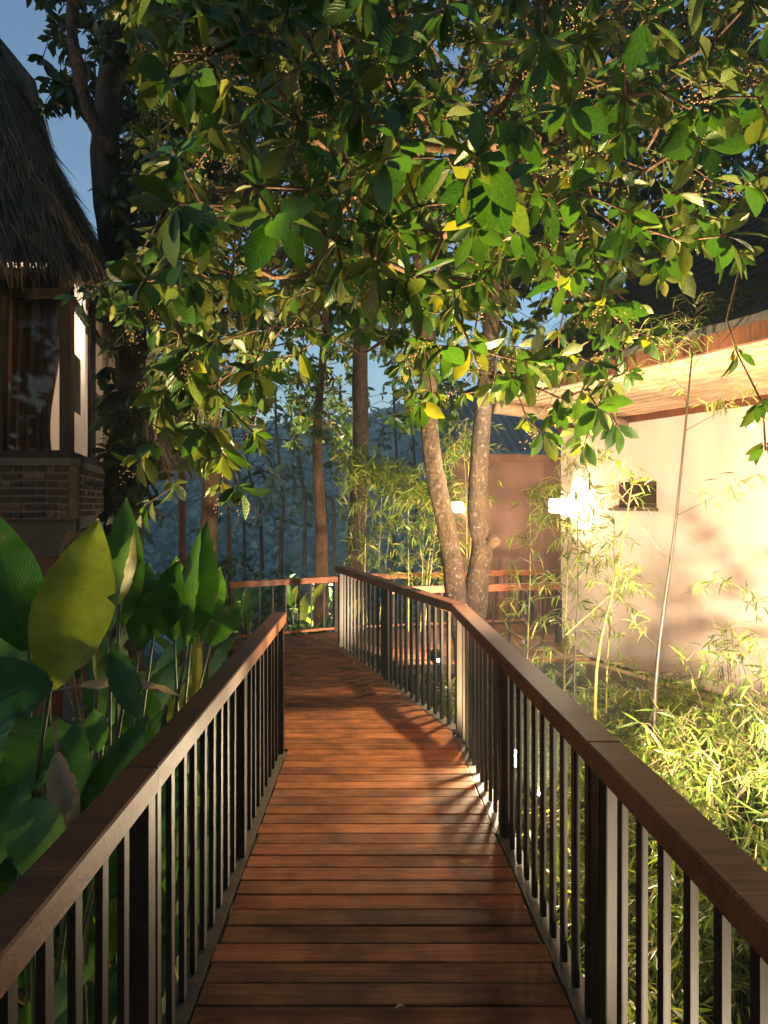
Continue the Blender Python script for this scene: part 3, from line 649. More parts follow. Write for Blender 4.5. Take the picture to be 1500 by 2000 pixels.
# room behind the glass
m = MB(); slab_f(m, 0.2, 2.4, -2.4, -2.3, ZB, ZH + 0.3); m.build('room_wall', M['interior'], hut)
m = MB(); slab_f(m, 2.3, 2.4, -2.29, -0.3, ZB, ZH + 0.3); m.build('room_wall', M['interior'], hut)
m = MB(); pts = [hf(2.3, -0.15, 0), hf(0.15, -0.15, 0), hs(2.4, -0.15, 0), Vector((-5.0, 8.8, 0))]; m.prism([(p.x, p.y) for p in pts], ZH + 0.13, ZH + 0.17); m.build('ceiling', M['interior'], hut)
m = MB(); lp = Vector((-3.35, 7.3, 3.3)); m.tube([lp + Vector((0, 0, 0.55)), lp + Vector((0, 0, 0.1))], 0.008, 6); pl = m.build('pendant_cord', M['housing'], hut)
m = MB(); m.tube([lp + Vector((0, 0, z)) for z in (0.10, 0.08, 0.0, -0.08, -0.10)], [0.03, 0.075, 0.10, 0.075, 0.03], 12); m.build('pendant_globe', emit('globe_glow', (1.0, 0.80, 0.62), 110), hut, True)
# roof
EA = [(-8.6, 5.62), (-7.4, 5.62), (-6.2, 5.62), (-5.0, 5.62), (-4.2, 5.63), (-3.6, 5.66), (-3.15, 5.75), (-2.78, 5.92), (-2.50, 6.18), (-2.36, 6.5), (-2.42, 6.9), (-2.55, 7.3), (-2.75, 7.8), (-3.0, 8.4), (-3.35, 9.2), (-3.7, 10.0), (-4.0, 10.8)]
def roofpt(k, t, lift=0.0):
    i = min(int(k), len(EA) - 2); fr = k - i; ex = EA[i][0] * (1 - fr) + EA[i + 1][0] * fr; ey = EA[i][1] * (1 - fr) + EA[i + 1][1] * fr
    rx = min(max(ex, -6.8), -4.55) if ey < 6.3 else -4.55; ry = 8.1 + max(0, ey - 8.4) * 0.75
    bulge = 0.02 * math.sin(math.pi * min(1, t * 1.05))
    ex -= 0.10; ey += 0.06
    x = ex + (rx - ex) * t; y = ey + (ry - ey) * t
    z = 3.70 + 3.45 * t + bulge
    return Vector((x, y, z + lift))
m = MB(); nk, ntt = 64, 14
for j in range(ntt + 1):
    for i in range(nk + 1):
        k = (len(EA) - 1) * i / nk - (1e-6 if i == nk else 0); m.v.append(tuple(roofpt(k, j / ntt, -0.02)))
for j in range(ntt):
    for i in range(nk): m.f.append((j * (nk + 1) + i, j * (nk + 1) + i + 1, (j + 1) * (nk + 1) + i + 1, (j + 1) * (nk + 1) + i)); m.mi.append(0)
roof = m.build('roof', M['thatchdk'], hut)
def straws(n, t_lo, t_hi, ln, width, matname, k_lo=0, hang=0.0, spread=0.10):
    ks = RNG.uniform(k_lo, len(EA) - 1.001, n); ts = RNG.uniform(t_lo, t_hi, n) ** 1.0
    pos, ax, nr_ = [], [], []
    for k, t in zip(ks, ts):
        p = roofpt(k, t); q = roofpt(k, min(1, t + 0.06)); q2 = roofpt(min(len(EA) - 1.001, k + 0.15), t)
        d = (p - q).normalized(); d = (d * (1 - hang) + Vector((0, 0, -hang))).normalized(); nn = (q2 - p).cross(q - p).normalized()
        if nn.z < 0: nn = -nn
        pos.append(p + nn * random.uniform(0.0, 0.05)); ax.append(d); nr_.append(nn)
    ax = np.array(ax) + RNG.normal(0, spread, (n, 3))
    me = leaves_mesh('thatch_straw', leaf_template(2, width, 'lance', 0.1, 0.06), np.array(pos), ax, np.array(nr_) + RNG.normal(0, 0.15, (n, 3)), RNG.uniform(ln * 0.6, ln * 1.3, n), M[matname])
    o = link('thatch_straw', me, roof); o.matrix_parent_inverse = Matrix.Identity(4); o['kind'] = 'stuff'; return o
straws(15000, 0.0, 0.95, 0.55, 0.024, 'straw', 3)
straws(4200, 0.0, 0.05, 0.34, 0.030, 'straw', 3, 0.5, 0.14)

# a smaller thatched shelter farther back
sh = thing('thatched_shelter', 'small thatched shelter coloured golden as if lit behind the dark trunk', 'hut', (-3.95, 12.6, -1.2))
apex = Vector((-4.1, 12.9, 4.1)); base_r, base_z = 1.45, 2.25
m = MB(); k = 20
m.add([apex] + [(apex.x + base_r * math.cos(2 * math.pi * i / k), apex.y + base_r * math.sin(2 * math.pi * i / k), base_z) for i in range(k)], [(0, i + 1, (i + 1) % k + 1) for i in range(k)])
sr = m.build('roof', M['thatchdk'], sh)
n = 2600; a = RNG.uniform(0, 2 * math.pi, n); t = np.sqrt(RNG.uniform(0.02, 1, n))
pos = np.stack([apex.x + base_r * t * np.cos(a), apex.y + base_r * t * np.sin(a), apex.z + (base_z - apex.z) * t + 0.03], 1)
ax = np.stack([np.cos(a) * base_r, np.sin(a) * base_r, np.full(n, base_z - apex.z)], 1) + RNG.normal(0, 0.2, (n, 3))
o = link('thatch_straw', leaves_mesh('thatch_straw', leaf_template(2, 0.04, 'lance', 0.1, 0.06), pos, ax, np.stack([np.cos(a), np.sin(a), np.full(n, 0.8)], 1), RNG.uniform(0.3, 0.55, n), M['straw_lit']), sr); o['kind'] = 'stuff'; o.matrix_parent_inverse = Matrix.Identity(4)
for px_, py_ in ((-0.9, -0.9), (0.9, -0.9), (-0.9, 0.9), (0.9, 0.9)):
    m = MB(); m.tube([(apex.x + px_, apex.y + py_, gz(apex.x, apex.y + py_) - 0.2), (apex.x + px_, apex.y + py_, 2.6)], 0.06, 8); m.build('post', M['brownwood'], sh)

# ------------------------------------------------------------------ trees
def grow(starts, targets, step=0.22, jitter=0.05, sag=0.0, seed=1):
    """join every target to the nearest branch already grown; returns nodes, parents"""
    rr = random.Random(seed)
    P0 = [Vector(p) for p in starts]; par = [-1] + list(range(len(P0) - 1))
    cap = len(P0) + 40000; arr = np.zeros((cap, 3)); n = len(P0); arr[:n] = np.array([tuple(p) for p in P0])
    base = arr[0].copy(); order = sorted(range(len(targets)), key=lambda i: np.linalg.norm(np.array(targets[i]) - arr[n - 1]))
    tips = []
    first = max(0, len(P0) - max(2, len(P0) // 2)); depth = list(np.cumsum([0] + [float((P0[i + 1] - P0[i]).length) for i in range(len(P0) - 1)]))
    dep = np.zeros(cap); dep[:n] = depth
    for i in order:
        T = np.array(targets[i]); d = np.linalg.norm(arr[first:n] - T, axis=1) + 0.28 * dep[first:n]
        j = first + int(np.argmin(d)); p = arr[j].copy(); L = np.linalg.norm(T - p); k = max(1, int(L / step)); last = j
        for q in range(1, k + 1):
            f = q / k; x = p + (T - p) * f
            if q < k: x = x + np.array([rr.gauss(0, jitter), rr.gauss(0, jitter), rr.gauss(0, jitter) + sag * math.sin(f * math.pi)])
            arr[n] = x; par.append(last); dep[n] = dep[last] + L / k; last = n; n += 1
        tips.append(last)
    return arr[:n], par, tips
def branch_mesh(mb, nodes, par, r_tip, power=2.3, skip=0, sides=6, rmax=0.06):
    n = len(nodes); cnt = np.zeros(n); kids = [[] for _ in range(n)]
    for i, p in enumerate(par):
        if p >= 0: kids[p].append(i)
    for i in range(n - 1, -1, -1):
        cnt[i] = max(1.0, sum(cnt[k] for k in kids[i]))
    rad = np.minimum(rmax, r_tip * cnt ** (1 / power))
    done = np.zeros(n, bool)
    for i in range(n):
        if i < skip: continue
        if done[i] or par[i] < 0: continue
        chain = [par[i], i]; done[i] = True; cur = i
        while kids[cur]:
            nx = max(kids[cur], key=lambda k: cnt[k])
            if done[nx]: break
            chain.append(nx); done[nx] = True; cur = nx
        rr = [min(rad[c], rad[chain[1]]) for c in chain]
        mb.tube([Vector(nodes[c]) for c in chain], rr, sides if rr[0] > 0.012 else 4, cap=False)
def rosettes(tips, nodes, par, rng, per=(5, 9), length=(0.13, 0.22), droop=0.35, spread=0.05):
    pos, ax, nr_, sc_ = [], [], [], []
    for t in tips:
        p = nodes[t]; q = nodes[par[t]] if par[t] >= 0 else p - np.array([0, 0, 0.1]); d = norm(p - q)
        k = rng.integers(per[0], per[1] + 1); a0 = rng.uniform(0, 6.28); s0 = rng.uniform(*length)
        u = norm(np.cross(d, [0.2, 0.1, 1.0])); v = np.cross(d, u)
        for i in range(k):
            a = a0 + i * 2.4 + rng.normal(0, 0.25); out = u * math.cos(a) + v * math.sin(a)
            el = rng.uniform(0.05, 0.75)
            x = norm(out * (1 - 0.35 * el) + d * el * 0.9 + np.array([0, 0, -droop * rng.uniform(0.3, 1.6)]))
            nn = norm(d * 0.9 + np.array([0, 0, 0.8]) + rng.normal(0, 0.38, 3))
            pos.append(p - d * rng.uniform(0, spread) + x * 0.012); ax.append(x); nr_.append(nn); sc_.append(s0 * rng.uniform(0.65, 1.2))
    return np.array(pos), np.array(ax), np.array(nr_), np.array(sc_)
LEAF_HI = leaf_template(8, 0.46, 'obovate', 0.22, 0.20, 0.006)
LEAF_MD = leaf_template(4, 0.46, 'obovate', 0.24, 0.20)
LEAF_LO = leaf_template(3, 0.40, 'obovate', 0.2, 0.2)

def pxof(p): return (CX + F * p[0] / p[1], HY - F * (p[2] - EYE) / p[1])
YLOW = [(-150, 520), (60, 560), (110, 600), (200, 640), (260, 760), (300, 900), (420, 990), (480, 900), (520, 860), (560, 700), (640, 690), (700, 660), (760, 720), (800, 850), (860, 870), (920, 840), (980, 800), (1040, 900), (1160, 930), (1210, 850), (1270, 690), (1340, 560), (1440, 520), (1520, 520), (1650, 600)]
XLEFT = [(-300, 180), (0, 190), (100, 215), (200, 235), (400, 230), (480, 215), (560, 150), (620, 90), (700, 150), (760, 260), (1000, 260)]
def lerp(tab, x):
    return float(np.interp(x, [a for a, _ in tab], [b for _, b in tab]))

tree = thing('broadleaf_tree', 'forked broadleaf tree with mottled bark spreading over the walkway', 'tree', (0.80, 6.25, -1.05))
# the two stems, traced through the bends of the real trunks
A_ = [P(912, 1300, 6.25), P(893, 1190, 6.25), P(884, 1100, 6.25), P(868, 1010, 6.22), P(848, 920, 6.2), P(838, 820, 6.15), P(836, 720, 6.1), P(830, 620, 6.05), P(820, 520, 6.0), P(815, 430, 5.95), P(806, 320, 5.9), P(800, 200, 5.85), P(785, 60, 5.8), P(770, -80, 5.75)]
B_ = [P(915, 1300, 6.3), P(926, 1200, 6.3), P(934, 1120, 6.32), P(942, 1065, 6.33), P(932, 1000, 6.35), P(936, 900, 6.4), P(944, 800, 6.42), P(954, 690, 6.45), P(962, 580, 6.48), P(972, 460, 6.5), P(1010, 350, 6.5), P(1040, 260, 6.45), P(1058, 140, 6.4), P(1075, 0, 6.35)]
root = Vector((0.72, 6.27, gz(0.72, 6.27) - 0.1))
m = MB()
def smooth_path(pts, k=4):
    out = []; pts = [Vector(p) for p in pts]
    for i in range(len(pts) - 1):
        p0, p1, p2, p3 = pts[max(i - 1, 0)], pts[i], pts[i + 1], pts[min(i + 2, len(pts) - 1)]
        for j in range(k):
            t = j / k
            out.append(0.5 * ((2 * p1) + (p2 - p0) * t + (2 * p0 - 5 * p1 + 4 * p2 - p3) * t * t + (3 * p1 - p0 - 3 * p2 + p3) * t ** 3))
    out.append(pts[-1]); return out
def taper(n, r0, r1, rough=0.05, flare=0.0):
    return [(r0 + (r1 - r0) * (i / (n - 1)) ** 0.8) * (1 + random.uniform(-rough, rough)) + flare * math.exp(-i * 0.7) for i in range(n)]
for pth, r0, r1 in ((A_, 0.105, 0.035), (B_, 0.118, 0.038)):
    sp = smooth_path([root] + pth); m.tube(sp, taper(len(sp), r0, r1, 0.045, 0.05), 14)
m.tube([B_[3] + Vector((0.06, -0.05, 0.02)), B_[3] + Vector((0.115, -0.085, 0.06)), B_[3] + Vector((0.13, -0.10, 0.075))], [0.062, 0.048, 0.02], 10)
m.build('trunk', M['bark'], tree, True)
rng = np.random.default_rng(11)
targets = []
while len(targets) < 1650:
    Y = (rng.uniform(2.5 ** 2.2, 8.6 ** 2.2)) ** (1 / 2.2); px = rng.uniform(60, 1620); py = rng.uniform(-420, 960)
    p = P(px, py, Y)
    if py > lerp(YLOW, px) - 75 * 3.5 / Y - 15: continue
    if px < lerp(XLEFT, py) + 60 * 3.5 / Y: continue
    if p.z > 6.6 or p.z < 1.75: continue
    dd = math.hypot(p.x - 0.75, p.y - 6.25)
    if dd > 4.6 or dd < 0.25: continue
    if px > 1230 and py > 560: continue
    if p.z < 2.4 and Y < 3.2: continue
    # keep out of the cottage roof and hut
    oc = (p - Cn).dot(nW)
    if oc < 2.0 and p.z < 3.0 + (2.2 - oc) * 0.7 and p.x > 1.2: continue
    if Y > 5.2 and p.x < -2.2: continue
    if any((p.x - q[0]) ** 2 + (p.y - q[1]) ** 2 + (p.z - q[2]) ** 2 < 0.024 for q in targets[-250:]): continue
    targets.append(tuple(p))
# clusters that hang where the photograph shows them
for px, py, Y in ((150, 590, 5.0), (190, 560, 4.8), (270, 500, 4.4), (330, 130, 2.9), (400, 110, 2.9), (500, 60, 2.8), (545, 70, 2.8), (850, 190, 3.4), (770, 325, 3.7), (610, 380, 3.5), (945, 350, 3.5), (1290, 180, 3.0), (1220, 90, 2.9), (1390, 190, 2.8), (1480, 190, 2.6), (1215, 190, 3.1), (1420, 460, 3.4), (1110, 690, 4.2), (1050, 700, 4.3), (845, 775, 4.6), (820, 785, 4.5), (900, 770, 4.6), (960, 760, 4.7), (1065, 850, 4.4), (1140, 870, 4.5), (1000, 740, 4.5), (940, 580, 4.2), (815, 540, 4.0), (360, 860, 4.2), (300, 870, 4.3), (440, 890, 4.1), (395, 770, 4.3), (410, 600, 4.2), (470, 690, 4.2), (520, 640, 4.1), (600, 640, 4.1), (640, 650, 4.3), (700, 640, 4.2), (340, 950, 4.2), (430, 950, 4.2), (285, 985, 4.1), (500, 850, 4.2), (1205, 830, 4.6), (1270, 660, 4.6), (1490, 790, 3.6), (1495, 880, 3.6), (1440, 690, 3.8), (1330, 470, 3.6), (1160, 500, 3.8), (1240, 440, 3.6), (310, 800, 4.4), (380, 830, 4.2), (450, 800, 4.3), (330, 720, 4.4), (270, 900, 4.3), (400, 900, 4.1), (470, 960, 4.0), (300, 640, 4.6), (360, 670, 4.4), (250, 620, 4.7), (220, 590, 4.8), (540, 700, 4.2), (580, 690, 4.3), (760, 660, 4.5), (880, 690, 4.5), (1180, 760, 4.5), (1100, 780, 4.4), (1030, 820, 4.5), (1240, 600, 4.4), (1330, 520, 4.0), (1450, 500, 3.8), (1400, 430, 3.7)):
    targets.append(tuple(P(px, py, Y)))
starts_A = [A_[i] for i in range(6, len(A_))]; starts_B = [B_[i] for i in range(6, len(B_))]
tA, tB = [], []
for q in targets:
    v = Vector(q); da = min((v - s).length for s in starts_A); db = min((v - s).length for s in starts_B); (tA if da < db else tB).append(q)
mbr = MB(); allp, alla, alln, alls, flp = [], [], [], [], []
for st_, tg, sd in ((starts_A, tA, 1), (starts_B, tB, 2)):
    nodes, par, tips = grow(st_, tg, 0.2, 0.028, -0.06, sd)
    branch_mesh(mbr, nodes, par, 0.0048, 2.35, skip=len(st_), rmax=0.034)
    a, b_, c_, d_ = rosettes(tips, nodes, par, rng, (5, 9), (0.095, 0.185), 0.5)
    allp.append(a); alla.append(b_); alln.append(c_); alls.append(d_)
    # inner leaves along the thinner branches
    thin = [i for i in range(len(st_), len(nodes)) if rng.random() < 0.18]
    a, b_, c_, d_ = rosettes(thin, nodes, par, rng, (1, 3), (0.10, 0.17), 0.4)
    allp.append(a); alla.append(b_); alln.append(c_); alls.append(d_)
    for t in tips:
        if rng.random() < 0.3:
            d = norm(nodes[t] - nodes[par[t]]); k = int(rng.integers(24, 44)); c0 = nodes[t] + d * 0.05
            flp.append(c0 + rng.normal(0, 0.026, (k, 3)) + d * rng.uniform(0, 0.11, (k, 1)))
mbr.build('branches', M['twig'], tree, True)
pos = np.concatenate(allp); ax = np.concatenate(alla); nr_ = np.concatenate(alln); scl = np.concatenate(alls)
ppx = CX + F * pos[:, 0] / pos[:, 1]; ppy = HY - F * (pos[:, 2] - EYE) / pos[:, 1]
inside = (ppx > -20) & (ppx < 1520) & (ppy > -40) & (ppy < 1000)
size_px = scl / pos[:, 1] * inside
pick = np.argsort(-size_px)[:300]; rest = np.setdiff1d(np.arange(len(pos)), pick)
variants = [leaves_mesh('leaf', leaf_template(8, wd, 'obovate', fo, dr, wv), np.zeros((1, 3)), np.array([[0, 1, 0]]), np.array([[0, 0, 1]]), [1.0], M['leaf_o']) for wd, fo, dr, wv in ((0.46, 0.22, 0.16, 0.006), (0.52, 0.12, 0.26, 0.010), (0.42, 0.32, 0.10, 0.007), (0.48, 0.18, 0.32, 0.012), (0.50, 0.26, 0.05, 0.009))]
Tinv = Matrix.Translation(-Vector(tree.location))
for i in pick:
    y = Vector(norm(ax[i])); x = y.cross(Vector(nr_[i])).normalized(); z = x.cross(y)
    o = link('leaf', random.choice(variants), tree)
    o.matrix_parent_inverse = Tinv
    o.matrix_basis = Matrix.Translation(Vector(pos[i])) @ Matrix((x, y, z)).transposed().to_4x4() @ Matrix.Scale(float(scl[i]) * 1.06, 4)
o = link('foliage', leaves_mesh('foliage', LEAF_MD, pos[rest], ax[rest], nr_[rest], scl[rest], M['leaf']), tree); o['kind'] = 'stuff'
fp = np.concatenate(flp); nfl = len(fp)
ftm = (np.array([(0, 0, -1), (1, 0, 0), (0, 1, 0), (-1, 0, 0), (0, -1, 0), (0, 0, 1.0)]) * 0.5, np.array([(0, 2, 1), (0, 3, 2), (0, 4, 3), (0, 1, 4), (5, 1, 2), (5, 2, 3), (5, 3, 4), (5, 4, 1)]), np.zeros((6, 2)))
o = link('blossom', leaves_mesh('blossom', ftm, fp, rng.normal(0, 1, (nfl, 3)), rng.normal(0, 1, (nfl, 3)), rng.uniform(0.005, 0.012, nfl), M['flower']), tree); o['kind'] = 'stuff'

def other_tree(name, label, trunk_pts, r0, r1, bark, crown_pts, leafm, n_inner=0.3, per=(5, 9), length=(0.12, 0.2), tmpl=None, cat='tree', group=None, seed=3, start_frac=0.5, rmax=0.05, r_tip=0.005):
    rg = np.random.default_rng(seed); base = Vector(trunk_pts[0])
    t = thing(name, label, cat, tuple(base), group)
    m = MB(); sp = smooth_path(trunk_pts, 4); m.tube(sp, taper(len(sp), r0, r1, 0.05, r0 * 0.35), 12); m.build('trunk', bark, t, True)
    st_ = [Vector(p) for p in sp[int(len(sp) * start_frac):]]
    nodes, par, tips = grow(st_, crown_pts, 0.3, 0.04, 0.0, seed)
    m = MB(); branch_mesh(m, nodes, par, r_tip, 2.35, skip=len(st_), rmax=rmax, sides=5); m.build('branches', bark, t, True)
    a = rosettes(tips, nodes, par, rg, per, length, 0.4)
    parts = [a]
    if n_inner > 0:
        thin = [i for i in range(len(st_), len(nodes)) if rg.random() < n_inner]
        if thin: parts.append(rosettes(thin, nodes, par, rg, (2, 4), (length[0] * 0.8, length[1] * 0.9), 0.4))
    q = [np.concatenate([p[i] for p in parts]) for i in range(4)]
    o = link('crown', leaves_mesh('crown', tmpl or LEAF_LO, q[0], q[1], q[2], q[3], leafm), t); o['kind'] = 'stuff'
    return t
def cloud(n, c, r, rg, zmin=-9):
    out = []
    while len(out) < n:
        v = rg.normal(0, 1, 3); v = v / np.linalg.norm(v) * rg.uniform(0.25, 1) ** 0.5
        p = np.array(c) + v * np.array(r)
        if p[2] > zmin: out.append(tuple(p))
    return out
rg = np.random.default_rng(5)
def pc(n, x0, x1, y0, y1, Y0, Y1):      # crown points seen inside a window of the photograph, between two distances
    return [tuple(P(rg.uniform(x0, x1), rg.uniform(y0, y1), rg.uniform(Y0, Y1))) for _ in range(n)]
# big dark tree beside the hut
dk = [Vector((-2.46, 7.1, gz(-2.46, 7.1) - 0.1)), P(242, 1000, 7.1), P(246, 880, 7.1), P(258, 760, 7.1), P(255, 650, 7.15), P(232, 520, 7.2), P(212, 400, 7.25), P(205, 300, 7.3), P(215, 180, 7.35), P(235, 40, 7.4), P(260, -120, 7.45)]
other_tree('dark_tree', 'thick dark-barked tree standing against the thatched hut', dk, 0.185, 0.12, M['bark_dk'],
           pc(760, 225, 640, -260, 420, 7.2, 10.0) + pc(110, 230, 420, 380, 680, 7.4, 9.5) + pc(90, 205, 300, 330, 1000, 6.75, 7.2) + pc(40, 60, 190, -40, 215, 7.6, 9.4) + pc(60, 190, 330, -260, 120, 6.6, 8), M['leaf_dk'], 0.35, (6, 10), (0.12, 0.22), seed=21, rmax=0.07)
pale = [P(222, 300, 7.15), P(186, 245, 7.1), P(165, 190, 7.05), P(150, 120, 7.0), P(140, 50, 7.0), P(150, -60, 7.0)]
m = MB(); sp = smooth_path(pale); m.tube(sp, taper(len(sp), 0.075, 0.05, 0.06), 10)
o = m.build('limb', M['bark'], next(x for x in C.objects if x.name == 'dark_tree'), True); o['label'] = 'pale lit limb rising toward the sky'
# trees behind the far railing
other_tree('brown_trunk_tree', 'orange-brown straight tree trunk behind the ginger plants', [Vector((-3.0, 13.2, gz(-3.0, 13.2) - 0.1)), P(408, 1050, 13.2), P(413, 900, 13.2), P(412, 780, 13.2), P(418, 660, 13.2), P(430, 480, 13.3), P(425, 250, 13.4)], 0.16, 0.10, M['bark_br'],
           pc(640, 230, 720, -200, 640, 11.5, 15) + pc(25, 300, 480, 600, 760, 12, 14), M['leaf_dk'], 0.3, (6, 10), (0.2, 0.32), seed=31, rmax=0.06)
other_tree('slim_trunk_tree', 'slim dark tree with pale floodlit leaves behind the low railing', [Vector((-1.04, 12.2, gz(-1.04, 12.2) - 0.1)), P(628, 1110, 12.2), P(626, 1000, 12.2), P(620, 900, 12.2), P(622, 800, 12.2), P(632, 680, 12.2), P(640, 500, 12.2)], 0.125, 0.05, M['bark_br'],
           pc(150, 560, 705, 660, 880, 11.6, 13.4) + pc(130, 480, 900, 380, 660, 11.4, 14), M['leaf_mid'], 0.5, (7, 11), (0.10, 0.17), seed=41, start_frac=0.55)
other_tree('mossy_trunk_tree', 'stout mossy trunk behind the corner of the angled railing', [Vector((-0.42, 11.4, gz(-0.42, 11.4) - 0.1)), P(697, 1120, 11.4), P(698, 1000, 11.4), P(704, 880, 11.4), P(703, 740, 11.4), P(706, 600, 11.4), P(712, 400, 11.4), P(720, 150, 11.4)], 0.165, 0.09, M['bark'],
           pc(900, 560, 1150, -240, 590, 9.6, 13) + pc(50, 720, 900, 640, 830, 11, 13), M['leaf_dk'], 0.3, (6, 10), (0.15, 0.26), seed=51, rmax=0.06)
other_tree('overhanging_tree', 'tall dark tree filling the sky above the cottage roof', [Vector((4.7, 13.4, gz(4.7, 13.4) - 0.1)), Vector((4.6, 13.4, 2.5)), Vector((4.4, 13.2, 5.5)), Vector((4.0, 12.8, 8.5)), Vector((3.8, 12.6, 11))], 0.22, 0.1, M['bark_dk'],
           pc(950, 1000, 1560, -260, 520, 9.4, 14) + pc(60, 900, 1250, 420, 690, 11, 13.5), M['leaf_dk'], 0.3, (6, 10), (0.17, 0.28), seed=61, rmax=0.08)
# unseen trees added behind the viewer to block the sky light
for i, (x, y, h, cr) in enumerate(((-2.6, -3.0, 9.0, (3.6, 3.4, 2.4)), (2.7, -4.2, 10.0, (3.8, 3.4, 2.6)), (-0.6, -8.5, 10.5, (5.0, 3.2, 3.6)), (5.2, 0.2, 11.0, (3.2, 3.6, 2.6)), (-6.5, 1.0, 10.0, (3.4, 4.0, 2.6)))):
    zb = gz(x, y) - 0.1; cz = 5.6 if i != 2 else 4.6
    other_tree('added_shade_tree', 'tall unseen tree added to shade the near end of the walkway', [Vector((x, y, zb)), Vector((x + 0.1, y, zb + 2.5)), Vector((x - 0.1, y + 0.1, cz - 0.5)), Vector((x, y, cz + 1.5))], 0.2, 0.08, M['bark_dk'],
               cloud(330, (x * 0.8, y + 0.6, cz + 0.9), cr, rg, 3.6), M['leaf_dk'], 0.35, (6, 10), (0.2, 0.34), seed=300 + i, group='unseen trees added to shade the near end of the walkway', rmax=0.07)
for i, (x, y, rr_) in enumerate(((-6.0, -5.5, 3.0), (-2.2, -8.0, 3.2), (2.4, -7.5, 3.2), (6.0, -5.0, 3.0), (-7.5, -0.5, 2.8), (7.6, -0.8, 2.8))):
    zb = gz(x, y) - 0.1  # low unseen crowns added to cut the sky glow from behind
    other_tree('added_shade_tree', 'low unseen tree added behind the walkway to block sky glow', [Vector((x, y, zb)), Vector((x + 0.1, y, 1.0)), Vector((x, y + 0.1, 2.6)), Vector((x, y, 4.2))], 0.16, 0.06, M['bark_dk'],
               cloud(300, (x, y, 2.8), (rr_, 1.6, 3.0), rg, -0.3), M['leaf_dk'], 0.35, (6, 10), (0.26, 0.42), seed=330 + i, group='unseen low trees added to block sky glow', rmax=0.06, start_frac=0.3)
# saplings standing in the misty valley
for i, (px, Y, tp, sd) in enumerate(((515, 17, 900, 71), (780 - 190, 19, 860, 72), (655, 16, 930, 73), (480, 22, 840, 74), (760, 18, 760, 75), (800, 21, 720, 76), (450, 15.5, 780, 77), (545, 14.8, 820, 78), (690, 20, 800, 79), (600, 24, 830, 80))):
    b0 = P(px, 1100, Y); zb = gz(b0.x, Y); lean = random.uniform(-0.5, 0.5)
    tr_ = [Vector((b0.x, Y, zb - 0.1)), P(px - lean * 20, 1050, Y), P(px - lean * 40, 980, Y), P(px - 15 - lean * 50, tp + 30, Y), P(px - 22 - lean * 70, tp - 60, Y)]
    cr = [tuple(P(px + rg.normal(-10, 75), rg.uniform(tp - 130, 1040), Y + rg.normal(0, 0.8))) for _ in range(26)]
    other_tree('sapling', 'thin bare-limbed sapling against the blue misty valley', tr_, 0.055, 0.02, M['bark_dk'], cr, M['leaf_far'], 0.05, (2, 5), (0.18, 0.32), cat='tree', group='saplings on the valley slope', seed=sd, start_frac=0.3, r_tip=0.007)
# the wooded far hillside: one mass of crowns
n = 5600; Yy = RNG.uniform(24 ** .7, 400 ** .7, n) ** (1 / .7); X = RNG.uniform(-0.36, 0.30, n) * (Yy + 12)
Z = np.array([gz(a, b) for a, b in zip(X, Yy)])
k = 13; pos = []; sizes = []
for x, y, z in zip(X, Yy, Z):
    s = RNG.uniform(1.0, 2.2) * (0.6 + y / 170)
    v = RNG.normal(0, 1, (k, 3)); v /= np.linalg.norm(v, axis=1, keepdims=True); v[:, 2] = np.abs(v[:, 2])
    pos.append(np.array([x, y, z]) + v * np.array([s, s, s * 1.1]) * RNG.uniform(0.5, 1, (k, 1))); sizes.append(np.full(k, s * 0.85))
pos = np.concatenate(pos); n2 = len(pos)
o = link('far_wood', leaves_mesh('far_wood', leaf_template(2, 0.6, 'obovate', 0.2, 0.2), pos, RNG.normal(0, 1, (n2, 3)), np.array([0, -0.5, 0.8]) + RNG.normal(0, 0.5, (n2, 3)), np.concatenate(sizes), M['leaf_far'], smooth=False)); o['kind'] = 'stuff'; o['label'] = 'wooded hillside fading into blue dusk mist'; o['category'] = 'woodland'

# ------------------------------------------------------------------ ginger plants on the left
def big_leaf(parent, base, tip, width, face, material, bend=0.12, fold=0.25, wave=0.035, name='leaf', twist=0.0):
    """one blade from base to tip in world space; face = direction the upper side looks"""
    b0, t0 = Vector(base), Vector(tip); d = t0 - b0; L = d.length; y = d.normalized(); x = y.cross(Vector(face)).normalized(); z = x.cross(y)
    nu, nv = 8, 26; vs, uv = [], []
    ph = random.uniform(0, 6); nick = [1 - (random.uniform(0.05, 0.30) if random.random() < 0.10 else random.uniform(0, 0.035)) for _ in range(2 * nv + 2)]
    for j in range(nv + 1):
        t = j / nv; wd = math.sin(math.pi * min(1, 0.03 + 0.97 * t) ** 0.85) ** 0.95 if j < nv else 0.02
        hw = width / 2 * max(wd, 0.03)
        c = b0 + y * (L * t) + z * (bend * L * math.sin(t * math.pi) - 0.0) - Vector((0, 0, bend * L * 0.6 * t * t))
        tw = twist * (t - 0.3); xx = x * math.cos(tw) + z * math.sin(tw); zz = z * math.cos(tw) - x * math.sin(tw)
        for i in range(nu + 1):
            u = i / nu * 2 - 1
            h = fold * hw * abs(u) ** 1.3 + wave * width * abs(u) * (math.sin(t * 17 + ph + (2 if u > 0 else 0)) + 0.5 * math.sin(t * 41 + ph * 3 + u))
            ed = nick[2 * j + (u > 0)] if abs(u) > 0.99 else 1.0
            vs.append(c + xx * (hw * u * ed) + zz * h); uv.append((u, t))
    W = nu + 1; fs = [(j * W + i, j * W + i + 1, (j + 1) * W + i + 1, (j + 1) * W + i) for j in range(nv) for i in range(nu)]
    m = MB(); m.add(vs, fs); me = m.mesh(name, material, True)
    ul = me.uv_layers.new(name='UVMap')
    for lp_ in me.loops: ul.data[lp_.index].uv = uv[lp_.vertex_index]
    o = link(name, me, parent); return o
